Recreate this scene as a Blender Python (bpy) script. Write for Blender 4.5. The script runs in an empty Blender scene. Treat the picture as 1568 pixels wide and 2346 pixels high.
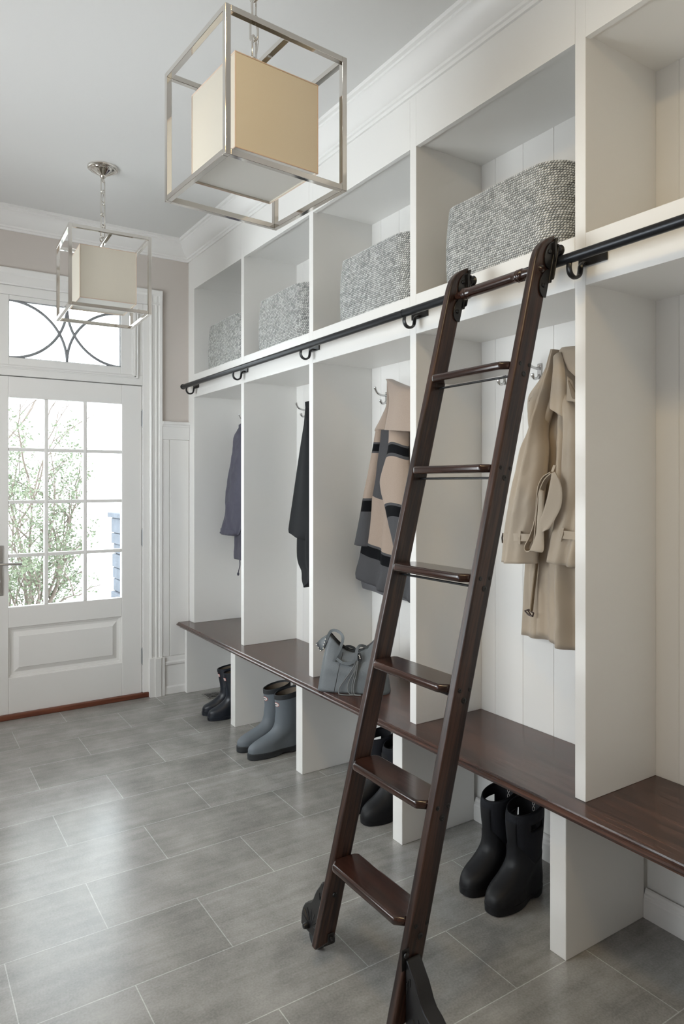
import bpy, math, random
from mathutils import Vector, Matrix, noise
random.seed(7)
sc = bpy.context.scene
col = sc.collection
PI = math.pi

# ------------------------------------------------------------------ camera
CF, CU, CV, TH, CAMX, CAMZ = 1587.28, 784.0, 1108.8, 0.5772, -1.7097, 1.4112
cam_d = bpy.data.cameras.new('camera')
cam = bpy.data.objects.new('camera', cam_d); col.objects.link(cam)
cam.location = (CAMX, 0, CAMZ); cam.rotation_euler = (PI/2, 0, -TH)
cam_d.sensor_fit = 'HORIZONTAL'; cam_d.sensor_width = 36.0
cam_d.lens = 36.0*CF/1568.0
cam_d.shift_x = 0.0; cam_d.shift_y = -(1173.0-CV)/1568.0
cam_d.clip_start = 0.05
sc.camera = cam

# ------------------------------------------------------------------ colour management, world, lights
sc.view_settings.view_transform = 'Standard'
sc.view_settings.look = 'None'
sc.view_settings.gamma = 1.0
sc.view_settings.use_curve_mapping = False
sc.view_settings.exposure = 0.28
try:
    sc.cycles.use_denoising = True
    sc.cycles.max_bounces = 10
    sc.cycles.diffuse_bounces = 6
    sc.cycles.sample_clamp_indirect = 6.0
except Exception:
    pass
world = bpy.data.worlds.new('World'); sc.world = world; world.use_nodes = True
bg = world.node_tree.nodes['Background']
bg.inputs[0].default_value = (0.89, 0.95, 1.0, 1); bg.inputs[1].default_value = 6.0

def area(name, loc, rot, sx, sy, power, colr, shape='RECTANGLE', portal=False, spread=None):
    l = bpy.data.lights.new(name, 'AREA'); l.shape = shape; l.size = sx; l.size_y = sy
    l.energy = power; l.color = colr
    if portal: l.cycles.is_portal = True
    if spread: l.spread = spread
    o = bpy.data.objects.new(name, l); col.objects.link(o); o.location = loc; o.rotation_euler = rot
    return o
# daylight coming in through the wide window of the left wall
area('window_daylight', (-2.66, 2.8, 1.6), (0, -PI/2, 0), 1.4, 1.6, 20, (0.97, 0.98, 1.0))
area('near_daylight_fill', (-2.66, 1.25, 1.0), (0, -PI/2, 0), 1.3, 1.0, 7, (0.76, 0.87, 1.0))  # cool lamp added before the left wall, which has no window here
# soft fill lamp added behind the camera, in front of a solid wall
area('rear_fill_light', (-1.1, -2.1, 1.75), (-PI/2, 0, PI), 2.4, 2.0, 6, (1.0, 0.95, 0.87))
# warm ceiling downlights (beside the camera)
area('downlight_one', (-1.3, 0.35, 3.03), (0, 0, 0), 0.16, 0.16, 4.5, (1.0, 0.77, 0.42), 'DISK')
area('downlight_two', (-1.15, 1.0, 3.03), (0, 0, 0), 0.16, 0.16, 6.5, (1.0, 0.76, 0.40), 'DISK')

# ------------------------------------------------------------------ helpers
def ray(u, v):
    a = (u-CU)/CF; b = -(v-CV)/CF; c, s = math.cos(TH), math.sin(TH)
    return s+a*c, c-a*s, b
def WX(u, v, x):
    d = ray(u, v); k = (x-CAMX)/d[0]
    return Vector((x, d[1]*k, CAMZ+d[2]*k))
def WY(u, v, y):
    d = ray(u, v); k = y/d[1]
    return Vector((CAMX+d[0]*k, y, CAMZ+d[2]*k))

class MB:
    def __init__(s): s.v = []; s.f = []; s.m = []; s.uv = None
    def add(s, verts, faces, mi=0):
        o = len(s.v); s.v += [tuple(p) for p in verts]
        for f in faces: s.f.append(tuple(i+o for i in f)); s.m.append(mi)
    def box(s, x0, x1, y0, y1, z0, z1, mi=0):
        x0, x1 = min(x0, x1), max(x0, x1); y0, y1 = min(y0, y1), max(y0, y1); z0, z1 = min(z0, z1), max(z0, z1)
        v = [(x0,y0,z0),(x1,y0,z0),(x1,y1,z0),(x0,y1,z0),(x0,y0,z1),(x1,y0,z1),(x1,y1,z1),(x0,y1,z1)]
        s.add(v, [(3,2,1,0),(4,5,6,7),(0,1,5,4),(1,2,6,5),(2,3,7,6),(3,0,4,7)], mi); return s
    def prism(s, pts, lo, hi, fn, mi=0):
        # pts: 2D polygon; fn(a,b,t)->xyz, t in (lo,hi)
        n = len(pts)
        v = [fn(a, b, lo) for a, b in pts]+[fn(a, b, hi) for a, b in pts]
        f = [tuple(range(n))[::-1], tuple(range(n, 2*n))]
        for i in range(n):
            j = (i+1) % n; f.append((i, j, j+n, i+n))
        s.add(v, f, mi); return s
    def tube(s, pts, r, n=10, mi=0, flat=1.0, closed=False, cap=True, up=None):
        pts = [Vector(p) for p in pts]; m = len(pts); rr = r if isinstance(r, (list, tuple)) else [r]*m
        rings = []; prev = None
        for i, p in enumerate(pts):
            if closed: t = pts[(i+1) % m]-pts[i-1]
            else: t = pts[min(i+1, m-1)]-pts[max(i-1, 0)]
            if t.length < 1e-9: t = Vector((0,0,1))
            t.normalize()
            if prev is None:
                a = Vector(up) if up else (Vector((0,0,1)) if abs(t.z) < .9 else Vector((1,0,0)))
            else: a = prev
            a = a-t*a.dot(t)
            if a.length < 1e-6: a = t.orthogonal()
            a.normalize(); prev = a; b = t.cross(a)
            rings.append([p+a*math.cos(2*PI*k/n)*rr[i]*flat+b*math.sin(2*PI*k/n)*rr[i] for k in range(n)])
        v = [q for R in rings for q in R]; f = []
        for i in range(m if closed else m-1):
            i2 = (i+1) % m
            for k in range(n):
                k2 = (k+1) % n; f.append((i*n+k, i*n+k2, i2*n+k2, i2*n+k))
        if cap and not closed:
            f.append(tuple(range(n))[::-1]); f.append(tuple((m-1)*n+k for k in range(n)))
        s.add(v, f, mi); return s
    def lathe(s, prof, org, axis='z', n=32, mi=0):
        # prof: list of (r, h)
        O = Vector(org); v = []; f = []
        for r, h in prof:
            for k in range(n):
                a = 2*PI*k/n; c, d = r*math.cos(a), r*math.sin(a)
                v.append(O+(Vector((c, d, h)) if axis == 'z' else Vector((h, c, d)) if axis == 'x' else Vector((d, h, c))))
        m = len(prof)
        for i in range(m-1):
            for k in range(n):
                k2 = (k+1) % n; f.append((i*n+k, i*n+k2, (i+1)*n+k2, (i+1)*n+k))
        if prof[0][0] > 1e-6: f.append(tuple(range(n))[::-1])
        if prof[-1][0] > 1e-6: f.append(tuple((m-1)*n+k for k in range(n)))
        s.add(v, f, mi); return s
    def cyl(s, p0, p1, r, n=16, mi=0): return s.tube([p0, p1], r, n, mi)
    def ball(s, c, r, mi=0, n=8, sq=1.0):
        prof = [(max(r*math.sin(PI*i/n), 1e-7), -r*sq*math.cos(PI*i/n)) for i in range(n+1)]
        return s.lathe(prof, c, 'z', n*2, mi)
    def grid(s, P, mi=0, wrap=False):
        # P[j][i]
        R, Cn = len(P), len(P[0]); o = len(s.v)
        s.v += [tuple(p) for row in P for p in row]
        for j in range(R-1):
            for i in range(Cn if wrap else Cn-1):
                i2 = (i+1) % Cn
                s.f.append((o+j*Cn+i, o+j*Cn+i2, o+(j+1)*Cn+i2, o+(j+1)*Cn+i))
                s.m.append(mi(j, i) if callable(mi) else mi)
        return s

def put(name, mb, mats, parent=None, smooth=False, bevel=0.0, seg=2, world=True, ang=35, sub=0, solid=0):
    me = bpy.data.meshes.new(name)
    vs = mb.v
    if parent is not None and world:
        L = parent['_loc'] if '_loc' in parent else None
        if L is not None: vs = [(p[0]-L[0], p[1]-L[1], p[2]-L[2]) for p in vs]
    me.from_pydata(vs, [], mb.f)
    if mb.uv is not None:
        uvl = me.uv_layers.new(name='UVMap')
        for lp in me.loops: uvl.data[lp.index].uv = mb.uv[lp.vertex_index]
    if not isinstance(mats, (list, tuple)): mats = [mats]
    for m in mats: me.materials.append(m)
    if len(mats) > 1:
        for p, mi in zip(me.polygons, mb.m): p.material_index = mi
    import bmesh
    bm = bmesh.new(); bm.from_mesh(me); bmesh.ops.recalc_face_normals(bm, faces=bm.faces); bm.to_mesh(me); bm.free()
    if smooth:
        for p in me.polygons: p.use_smooth = True
        if smooth != 'all':
            try: me.set_sharp_from_angle(angle=math.radians(ang))
            except Exception: pass
    o = bpy.data.objects.new(name, me); col.objects.link(o)
    if parent is not None:
        o.parent = parent
        if '_loc' in parent: o['_loc'] = list(parent['_loc'])
    if solid:
        md = o.modifiers.new('thickness', 'SOLIDIFY'); md.thickness = solid; md.offset = 0
    if bevel:
        md = o.modifiers.new('bevel', 'BEVEL'); md.width = bevel; md.segments = seg; md.limit_method = 'ANGLE'; md.angle_limit = math.radians(40)
        md.harden_normals = False
    if sub:
        md = o.modifiers.new('subdiv', 'SUBSURF'); md.levels = sub; md.render_levels = sub
    return o
ALL = []
def thing(name, label, cat, loc=(0,0,0), group=None):
    o = bpy.data.objects.new(name, None); col.objects.link(o)
    o.location = loc; o.empty_display_size = .05; o['label'] = label; o['category'] = cat
    if group: o['group'] = group
    o['_loc'] = [float(a) for a in loc]; ALL.append(o)
    return o
def tag(o, label, cat, group=None):
    o['label'] = label; o['category'] = cat
    if group: o['group'] = group
    return o
def struct(name, mb, mat, parent=None, **k):
    o = put(name, mb, mat, parent, **k)
    if parent is None: o['kind'] = 'structure'
    return o
def copy_tree(root, loc, label, group=None):
    r = root.copy(); col.objects.link(r); r.location = loc; r['label'] = label
    if group: r['group'] = group
    r['_loc'] = [float(a) for a in loc]; ALL.append(r)
    for ch in [c for c in bpy.data.objects if c.parent == root]:
        c = ch.copy(); col.objects.link(c); c.parent = r
        for g in [q for q in bpy.data.objects if q.parent == ch]:
            d = g.copy(); col.objects.link(d); d.parent = c
    return r
def cat_interp(tab, t):
    # smooth interpolation of a table of rows [(t, a, b, ...)]
    if t <= tab[0][0]: return list(tab[0][1:])
    if t >= tab[-1][0]: return list(tab[-1][1:])
    for i in range(len(tab)-1):
        if tab[i][0] <= t <= tab[i+1][0]: break
    p0 = tab[max(i-1, 0)]; p1 = tab[i]; p2 = tab[i+1]; p3 = tab[min(i+2, len(tab)-1)]
    h = p2[0]-p1[0]; x = (t-p1[0])/h; out = []
    for k in range(1, len(p1)):
        m1 = (p2[k]-p0[k])/max(p2[0]-p0[0], 1e-9)*h; m2 = (p3[k]-p1[k])/max(p3[0]-p1[0], 1e-9)*h
        out.append((2*x**3-3*x*x+1)*p1[k]+(x**3-2*x*x+x)*m1+(-2*x**3+3*x*x)*p2[k]+(x**3-x*x)*m2)
    return out
def smooth_path(pts, n=24):
    pts = [Vector(p) for p in pts]; tab = [(i, p.x, p.y, p.z) for i, p in enumerate(pts)]
    return [Vector(cat_interp(tab, (len(pts)-1)*k/(n-1))) for k in range(n)]

# ------------------------------------------------------------------ materials
def mat(name):
    m = bpy.data.materials.new(name); m.use_nodes = True
    nt = m.node_tree; return m, nt, nt.nodes['Principled BSDF']
def N(nt, t, **k):
    n = nt.nodes.new(t)
    for a, b in k.items():
        if a in n.inputs.keys(): n.inputs[a].default_value = b
        else: setattr(n, a, b)
    return n
def plain(name, c, rough=.5, metal=0.0, spec=.5, nscale=0, nstr=.0, var=0.0, coat=0.0, vscale=6.0, sheen=0):
    m, nt, b = mat(name)
    b.inputs['Base Color'].default_value = (*c, 1); b.inputs['Roughness'].default_value = rough
    b.inputs['Metallic'].default_value = metal; b.inputs['Specular IOR Level'].default_value = spec
    if coat: b.inputs['Coat Weight'].default_value = coat; b.inputs['Coat Roughness'].default_value = .08
    if sheen: b.inputs['Sheen Weight'].default_value = sheen
    tc = N(nt, 'ShaderNodeTexCoord')
    if var:
        n = N(nt, 'ShaderNodeTexNoise', Scale=vscale, Detail=4.0); nt.links.new(tc.outputs['Object'], n.inputs['Vector'])
        mx = N(nt, 'ShaderNodeMix', data_type='RGBA'); nt.links.new(n.outputs['Fac'], mx.inputs[0])
        mx.inputs[6].default_value = (*[max(0, q*(1-var)) for q in c], 1); mx.inputs[7].default_value = (*[min(1, q*(1+var)) for q in c], 1)
        nt.links.new(mx.outputs[2], b.inputs['Base Color'])
    if nscale:
        n2 = N(nt, 'ShaderNodeTexNoise', Scale=float(nscale), Detail=3.0); nt.links.new(tc.outputs['Object'], n2.inputs['Vector'])
        bp = N(nt, 'ShaderNodeBump', Strength=nstr, Distance=.002); nt.links.new(n2.outputs['Fac'], bp.inputs['Height'])
        nt.links.new(bp.outputs['Normal'], b.inputs['Normal'])
    return m
def wood(name, c1, c2, axis='y', tilt=0.0, rough=.28, coat=.35, fine=1.0):
    m, nt, b = mat(name)
    tc = N(nt, 'ShaderNodeTexCoord'); mp = N(nt, 'ShaderNodeMapping')
    nt.links.new(tc.outputs['Object'], mp.inputs['Vector'])
    mp.inputs['Rotation'].default_value = (0, tilt, 0)
    sc_ = {'x': (1.2, 26, 26), 'y': (26, 1.2, 26), 'z': (26, 26, 1.2)}[axis]
    mp2 = N(nt, 'ShaderNodeMapping'); mp2.inputs['Scale'].default_value = sc_
    nt.links.new(mp.outputs[0], mp2.inputs['Vector'])
    n1 = N(nt, 'ShaderNodeTexNoise', Scale=1.0*fine, Detail=8.0, Roughness=.6, Distortion=.8); nt.links.new(mp2.outputs[0], n1.inputs['Vector'])
    n2 = N(nt, 'ShaderNodeTexNoise', Scale=5.0*fine, Detail=3.0); nt.links.new(mp2.outputs[0], n2.inputs['Vector'])
    ad = N(nt, 'ShaderNodeMath', operation='MULTIPLY_ADD'); nt.links.new(n2.outputs['Fac'], ad.inputs[0]); ad.inputs[1].default_value = .45; nt.links.new(n1.outputs['Fac'], ad.inputs[2])
    cr = N(nt, 'ShaderNodeValToRGB'); cr.color_ramp.elements[0].position = .60; cr.color_ramp.elements[1].position = .88
    cr.color_ramp.elements[0].color = (*c1, 1); cr.color_ramp.elements[1].color = (*c2, 1)
    nt.links.new(ad.outputs[0], cr.inputs[0]); nt.links.new(cr.outputs[0], b.inputs['Base Color'])
    b.inputs['Roughness'].default_value = rough; b.inputs['Coat Weight'].default_value = coat; b.inputs['Coat Roughness'].default_value = .12
    bp = N(nt, 'ShaderNodeBump', Strength=.12, Distance=.001); nt.links.new(n2.outputs['Fac'], bp.inputs['Height']); nt.links.new(bp.outputs[0], b.inputs['Normal'])
    return m
M = {}
M['paint'] = plain('white_paint', (.80, .79, .765), .38, nscale=90, nstr=.02)
M['trim'] = plain('trim_paint', (.82, .81, .79), .3, nscale=90, nstr=.015)
M['ceiling'] = plain('ceiling_paint', (.72, .715, .70), .8, nscale=120, nstr=.03)
M['greige'] = plain('greige_wall_paint', (.60, .55, .51), .7, nscale=140, nstr=.05)
M['steel'] = plain('polished_nickel', (.74, .71, .67), .09, 1.0)
M['chrome'] = plain('satin_chrome', (.62, .62, .62), .25, 1.0)
M['black'] = plain('black_iron', (.008, .008, .009), .34, 0.0, .5, 60, .05)
M['blacksteel'] = plain('dark_rail_steel', (.022, .024, .028), .34, .6, .5)
M['bench'] = wood('bench_mahogany', (.030, .0115, .0085), (.100, .042, .028), 'y', 0, .25, .2, 1.5)
M['lwood'] = wood('ladder_walnut_stile', (.010, .004, .003), (.062, .028, .018), 'z', -math.atan(.2598), .36, .10, 1.8)
M['twood'] = wood('ladder_walnut_tread', (.012, .004, .003), (.050, .0185, .0115), 'y', 0, .2, .45)
M['threshold'] = wood('threshold_oak', (.10, .025, .012), (.22, .07, .035), 'x', 0, .4, .1)
M['lead'] = plain('lead_came', (.26, .27, .285), .5)
M['cream'] = plain('cream_linen_shade', (.60, .555, .47), .85, nscale=300, nstr=.15)
M['diffuser'] = plain('white_diffuser', (.70, .68, .63), .6)
M['peach'] = plain('shade_piping', (.60, .47, .38), .8)
M['trench'] = plain('trench_gabardine', (.43, .355, .272), .75, nscale=700, nstr=.1, var=.05, sheen=.2)
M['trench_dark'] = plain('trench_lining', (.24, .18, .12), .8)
M['wooltan'] = plain('wool_tan', (.36, .285, .235), .95, nscale=420, nstr=.5, var=.08, vscale=160, sheen=.3)
M['woolgrey'] = plain('wool_grey', (.095, .095, .105), .95, nscale=420, nstr=.5, var=.2, vscale=160, sheen=.3)
M['woolblack'] = plain('wool_black', (.010, .011, .013), .95, nscale=420, nstr=.4, sheen=.1)
M['blackcloth'] = plain('black_knit', (.006, .007, .009), .9, nscale=500, nstr=.3)
M['nylon'] = plain('navy_grey_nylon', (.085, .083, .115), .6, nscale=40, nstr=.5, var=.12)
M['horn'] = plain('dark_horn_buckle', (.035, .016, .010), .3)
M['leather'] = plain('grey_pebbled_leather', (.125, .14, .15), .42, nscale=380, nstr=.45, var=.05, vscale=30)
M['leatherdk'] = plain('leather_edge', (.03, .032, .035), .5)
M['cord'] = plain('grey_suede_cord', (.15, .155, .155), .8)
M['navyrub'] = plain('navy_rubber', (.010, .014, .022), .36, nscale=40, nstr=.02)
M['greyrub'] = plain('grey_rubber', (.125, .145, .165), .55, nscale=60, nstr=.02)
M['darkrub'] = plain('dark_sole_rubber', (.022, .025, .028), .6)
M['blackrub'] = plain('black_rubber', (.006, .0065, .008), .52, spec=.3, nscale=60, nstr=.04)
M['neoprene'] = plain('navy_neoprene', (.004, .005, .009), .85, nscale=600, nstr=.2)
M['lining'] = plain('boot_lining', (.22, .175, .13), .9)
M['darklining'] = plain('dark_boot_lining', (.012, .013, .016), .7)
M['white'] = plain('label_white', (.75, .72, .68), .5)
M['red'] = plain('label_red', (.42, .06, .05), .5)
M['ink'] = plain('label_ink', (.02, .02, .03), .5)
M['stone'] = plain('outdoor_stone', (.085, .095, .115), .9, nscale=12, nstr=.8, var=.35, vscale=9)
M['paving'] = plain('outdoor_paving', (.62, .62, .60), .9, nscale=8, nstr=.3, var=.1)
M['bark'] = plain('shrub_bark', (.17, .14, .12), .9)
M['leaf'] = plain('shrub_leaf', (.165, .20, .13), .6, var=.4, vscale=5)
M['register'] = plain('vent_register', (.24, .23, .215), .4, .3)
M['dark'] = plain('dark_gap', (.01, .01, .01), .9)
# window glass: see-through with a fresnel reflection
m, nt, b = mat('window_glass'); nt.nodes.remove(b)
out = nt.nodes['Material Output']; tr = N(nt, 'ShaderNodeBsdfTransparent'); gl = N(nt, 'ShaderNodeBsdfGlossy', Roughness=.01)
tr.inputs[0].default_value = (.97, .985, .98, 1)
lw = N(nt, 'ShaderNodeLayerWeight', Blend=.25); mx = N(nt, 'ShaderNodeMixShader')
nt.links.new(lw.outputs['Fresnel'], mx.inputs[0]); nt.links.new(tr.outputs[0], mx.inputs[1]); nt.links.new(gl.outputs[0], mx.inputs[2]); nt.links.new(mx.outputs[0], out.inputs[0])
M['glass'] = m
# porcelain tile floor
m, nt, b = mat('porcelain_tile')
tc = N(nt, 'ShaderNodeTexCoord'); mp = N(nt, 'ShaderNodeMapping'); nt.links.new(tc.outputs['Object'], mp.inputs['Vector'])
mp.inputs['Location'].default_value = (.242+.297+.594*40, -1.357+.2975*100, 0)
br = N(nt, 'ShaderNodeTexBrick', offset=.5, offset_frequency=2, squash=1.0)
br.inputs['Scale'].default_value = 1.0; br.inputs['Brick Width'].default_value = .594; br.inputs['Row Height'].default_value = .2975
br.inputs['Mortar Size'].default_value = .0016; br.inputs['Mortar Smooth'].default_value = .1; br.inputs['Bias'].default_value = 0
br.inputs['Color1'].default_value = (.272, .263, .247, 1); br.inputs['Color2'].default_value = (.322, .312, .296, 1); br.inputs['Mortar'].default_value = (.50, .50, .48, 1)
nt.links.new(mp.outputs[0], br.inputs['Vector'])
ms = N(nt, 'ShaderNodeMapping'); ms.inputs['Scale'].default_value = (2.2, 24, 1); nt.links.new(tc.outputs['Object'], ms.inputs['Vector'])
n1 = N(nt, 'ShaderNodeTexNoise', Scale=1.0, Detail=7.0, Roughness=.62, Distortion=.5); nt.links.new(ms.outputs[0], n1.inputs['Vector'])
n2 = N(nt, 'ShaderNodeTexNoise', Scale=5.0, Detail=5.0, Roughness=.65); nt.links.new(tc.outputs['Object'], n2.inputs['Vector'])
n3 = N(nt, 'ShaderNodeTexNoise', Scale=160.0, Detail=2.0); nt.links.new(tc.outputs['Object'], n3.inputs['Vector'])
def mathn(op, a, b_=None, c_=None):
    q = N(nt, 'ShaderNodeMath', operation=op)
    for i, x in enumerate((a, b_, c_)):
        if x is None: continue
        if isinstance(x, (int, float)): q.inputs[i].default_value = x
        else: nt.links.new(x, q.inputs[i])
    return q.outputs[0]
s1 = mathn('MULTIPLY_ADD', n1.outputs['Fac'], .62, mathn('MULTIPLY_ADD', n2.outputs['Fac'], 1.05, mathn('MULTIPLY_ADD', n3.outputs['Fac'], .42, -.06)))
fac = N(nt, 'ShaderNodeMapRange'); nt.links.new(s1, fac.inputs[0]); fac.inputs[1].default_value = .66; fac.inputs[2].default_value = 1.32; fac.inputs[3].default_value = .62; fac.inputs[4].default_value = 1.32
mul = N(nt, 'ShaderNodeVectorMath', operation='SCALE'); nt.links.new(br.outputs['Color'], mul.inputs[0]); nt.links.new(fac.outputs[0], mul.inputs['Scale'])
nt.links.new(mul.outputs[0], b.inputs['Base Color'])
b.inputs['Roughness'].default_value = .40
rr = mathn('MULTIPLY_ADD', n2.outputs['Fac'], .10, .20); nt.links.new(rr, b.inputs['Roughness'])
hh = mathn('MULTIPLY_ADD', n1.outputs['Fac'], 1.2, mathn('MULTIPLY_ADD', n3.outputs['Fac'], .35, mathn('MULTIPLY', br.outputs['Fac'], -.6)))
b.inputs['IOR'].default_value = 1.6
bp = N(nt, 'ShaderNodeBump', Strength=.18, Distance=.0016); nt.links.new(hh, bp.inputs['Height']); nt.links.new(bp.outputs[0], b.inputs['Normal'])
M['tile'] = m
# woven silver rope for the baskets, strand highlights and gap shade in its colour (uv: u along the coil in metres, v = row number)
m, nt, b = mat('woven_rope')
uvn = N(nt, 'ShaderNodeUVMap'); sep = N(nt, 'ShaderNodeSeparateXYZ'); nt.links.new(uvn.outputs[0], sep.inputs[0])
vf = mathn('FRACT', sep.outputs[1]); rown = mathn('FLOOR', sep.outputs[1])
rw = N(nt, 'ShaderNodeTexWhiteNoise', noise_dimensions='1D'); nt.links.new(rown, rw.inputs['W'])
st = mathn('MULTIPLY_ADD', sep.outputs[0], 105.0, mathn('MULTIPLY_ADD', vf, -.75, rw.outputs['Value']))
fr = mathn('FRACT', st)
tri = mathn('ABSOLUTE', mathn('MULTIPLY_ADD', fr, 2.0, -1.0))          # 0 in the middle of a strand, 1 at the gap
tv = mathn('ABSOLUTE', mathn('MULTIPLY_ADD', vf, 2.0, -1.0))
cell = N(nt, 'ShaderNodeCombineXYZ'); nt.links.new(mathn('FLOOR', st), cell.inputs[0]); nt.links.new(rown, cell.inputs[1])
wn = N(nt, 'ShaderNodeTexWhiteNoise', noise_dimensions='2D'); nt.links.new(cell.outputs[0], wn.inputs['Vector'])
tco = N(nt, 'ShaderNodeTexCoord'); lown = N(nt, 'ShaderNodeTexNoise', Scale=14.0, Detail=2.0); nt.links.new(tco.outputs['Object'], lown.inputs['Vector'])
gap = mathn('MAXIMUM', mathn('POWER', tri, 3.0), mathn('POWER', tv, 4.0))
val = mathn('MULTIPLY_ADD', gap, -.62, mathn('MULTIPLY_ADD', wn.outputs['Value'], .38, mathn('MULTIPLY_ADD', lown.outputs['Fac'], .25, .62)))
cr = N(nt, 'ShaderNodeValToRGB'); e = cr.color_ramp.elements
e[0].position = 0; e[0].color = (.05, .055, .056, 1); e[1].position = 1; e[1].color = (.80, .80, .78, 1)
q = e.new(.35); q.color = (.17, .18, .18, 1); q = e.new(.62); q.color = (.40, .41, .40, 1); q = e.new(.82); q.color = (.58, .585, .57, 1)
nt.links.new(val, cr.inputs[0])
nt.links.new(cr.outputs[0], b.inputs['Base Color']); b.inputs['Roughness'].default_value = .4; b.inputs['Metallic'].default_value = .1
bp = N(nt, 'ShaderNodeBump', Strength=1.0, Distance=.003); nt.links.new(mathn('MULTIPLY', gap, -1.0), bp.inputs['Height']); nt.links.new(bp.outputs[0], b.inputs['Normal'])
M['rope'] = m

# ------------------------------------------------------------------ main dimensions
YK = [4.469, 3.685, 2.901, 2.117, 1.333, 0.549]     # centres of the upright panels, far to near
TP = .038; YW = 4.556; D = .35; ZB = .476; Z0 = 1.995; Z1 = 2.149; ZT = 2.724; ZC = 3.05
XL, YB = -2.7, -2.2                                   # left wall, rear wall

# ------------------------------------------------------------------ room shell
struct('floor', MB().box(XL-.1, D+.1, YB-.1, YW+.05, -.08, 0), M['tile'])
struct('ceiling', MB().box(XL-.1, D+.1, YB-.1, YW+.1, ZC, ZC+.08), M['ceiling'])
struct('wall_right', MB().box(D+.02, D+.12, YB-.1, YW+.15, 0, ZC), M['paint'])
DX0, DX1 = -1.245, -.318                              # door slab edges
ow0, ow1, otop = DX0-.045, DX1+.045, 2.60
wb = MB(); wb.box(XL-.1, ow0, YW, YW+.15, 0, ZC); wb.box(ow1, D+.12, YW, YW+.15, 0, ZC); wb.box(ow0, ow1, YW, YW+.15, otop, ZC)
struct('wall_back', wb, M['greige'])
wl = MB(); wl.box(XL-.1, XL, YB-.1, 1.8, 0, ZC); wl.box(XL-.1, XL, 3.6, YW+.15, 0, ZC); wl.box(XL-.1, XL, 1.8, 3.6, 0, .9); wl.box(XL-.1, XL, 1.8, 3.6, 2.3, ZC)
struct('wall_left', wl, M['greige'])
struct('wall_front', MB().box(XL, D+.02, YB-.1, YB, 0, ZC), M['greige'])

# crown moulding: profile (distance from wall p, height z)
CR = [(0, 2.925), (.010, 2.925), (.012, 2.937), (.020, 2.940), (.022, 2.950), (.034, 2.956), (.052, 2.972), (.070, 2.996), (.080, 3.016), (.088, 3.020), (.088, 3.030), (.100, 3.034), (.100, 3.05), (0, 3.05)]
struct('trim_1', MB().prism(CR, YB, YW-.0005, lambda a, b, t: (-a, t, b)), M['trim'], smooth=True, ang=50)
struct('trim_2', MB().prism(CR, XL, -.0, lambda a, b, t: (t, YW-a, b)), M['trim'], smooth=True, ang=50)

# ------------------------------------------------------------------ door, transom, casing
dy = YW+.012                                          # room face of the door slab
door = thing('door_1', 'white half glazed door', 'door', (DX0, dy, 0)); del door['label']; del door['category']; door['kind'] = 'structure'
GX = [-1.120, -.9075, -.677, -.448]; GZ = [.670, .9785, 1.302, 1.620, 1.932]
fr = MB()
fr.box(DX0, GX[0], dy, dy+.045, .03, 2.058); fr.box(GX[3], DX1, dy, dy+.045, .03, 2.058)
fr.box(GX[0], GX[3], dy, dy+.045, GZ[4], 2.058); fr.box(GX[0], GX[3], dy, dy+.045, .548, GZ[0]); fr.box(GX[0], GX[3], dy, dy+.045, .03, .246)
put('door_frame', fr, M['trim'], door, bevel=.003)
pn = MB(); a0, a1, b0, b1 = GX[0], GX[3], .246, .548
P = []
for d, y in [(0, .010), (.012, .012), (.014, .018), (.03, .020), (.055, .008), (.058, .005)]:
    P.append([(a0+d, dy+y, b0+d), (a1-d, dy+y, b0+d), (a1-d, dy+y, b1-d), (a0+d, dy+y, b1-d)])
pn.grid(P, 0, True); pn.add([(a0+.058, dy+.005, b0+.058), (a1-.058, dy+.005, b0+.058), (a1-.058, dy+.005, b1-.058), (a0+.058, dy+.005, b1-.058)], [(0, 1, 2, 3)])
pn.box(a0, a1, dy+.026, dy+.04, b0, b1)
put('door_panel', pn, M['trim'], door)
for x in GX[1:3]: put('muntin', MB().box(x-.011, x+.011, dy+.002, dy+.043, GZ[0], GZ[4]), M['trim'], door, bevel=.004)
for z in GZ[1:4]: put('muntin', MB().box(GX[0], GX[3], dy+.004, dy+.041, z-.0105, z+.0105), M['trim'], door, bevel=.004)
for i in range(3):
    for j in range(4): put('glass_pane', MB().box(GX[i], GX[i+1], dy+.020, dy+.024, GZ[j], GZ[j+1]), M['glass'], door)
for z in (1.845, 1.056, .272):
    M['hinge'] = plain('dull_hinge_steel', (.33, .34, .35), .5, .6)
    h = put('hinge', MB().cyl((DX1+.006, dy-.004, z-.055), (DX1+.006, dy-.004, z+.055), .0075, 12).cyl((DX1+.006, dy-.004, z-.060), (DX1+.006, dy-.004, z+.060), .004, 10).box(DX1-.004, DX1+.016, dy-.001, dy+.006, z-.05, z+.05), M['hinge'], door, smooth=True)
hd = put('door_handle', MB().tube(smooth_path([(-1.180, dy, .937), (-1.180, dy-.05, .937), (-1.166, dy-.06, .937), (-1.11, dy-.06, .936), (-1.055, dy-.058, .933)], 22), [.009]*9+[.0075]*5+[.008]*3+[.009]*3+[.0105, .0095], 12), M['chrome'], door, smooth=True)
put('handle_plate', MB().box(-1.212, -1.150, dy-.008, dy, .745, 1.045).lathe([(.0001, -.030), (.014, -.028), (.016, -.008), (.016, 0)], (-1.180, dy-.004, .835), 'y', 20), M['chrome'], hd, bevel=.004, smooth=True)
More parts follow.
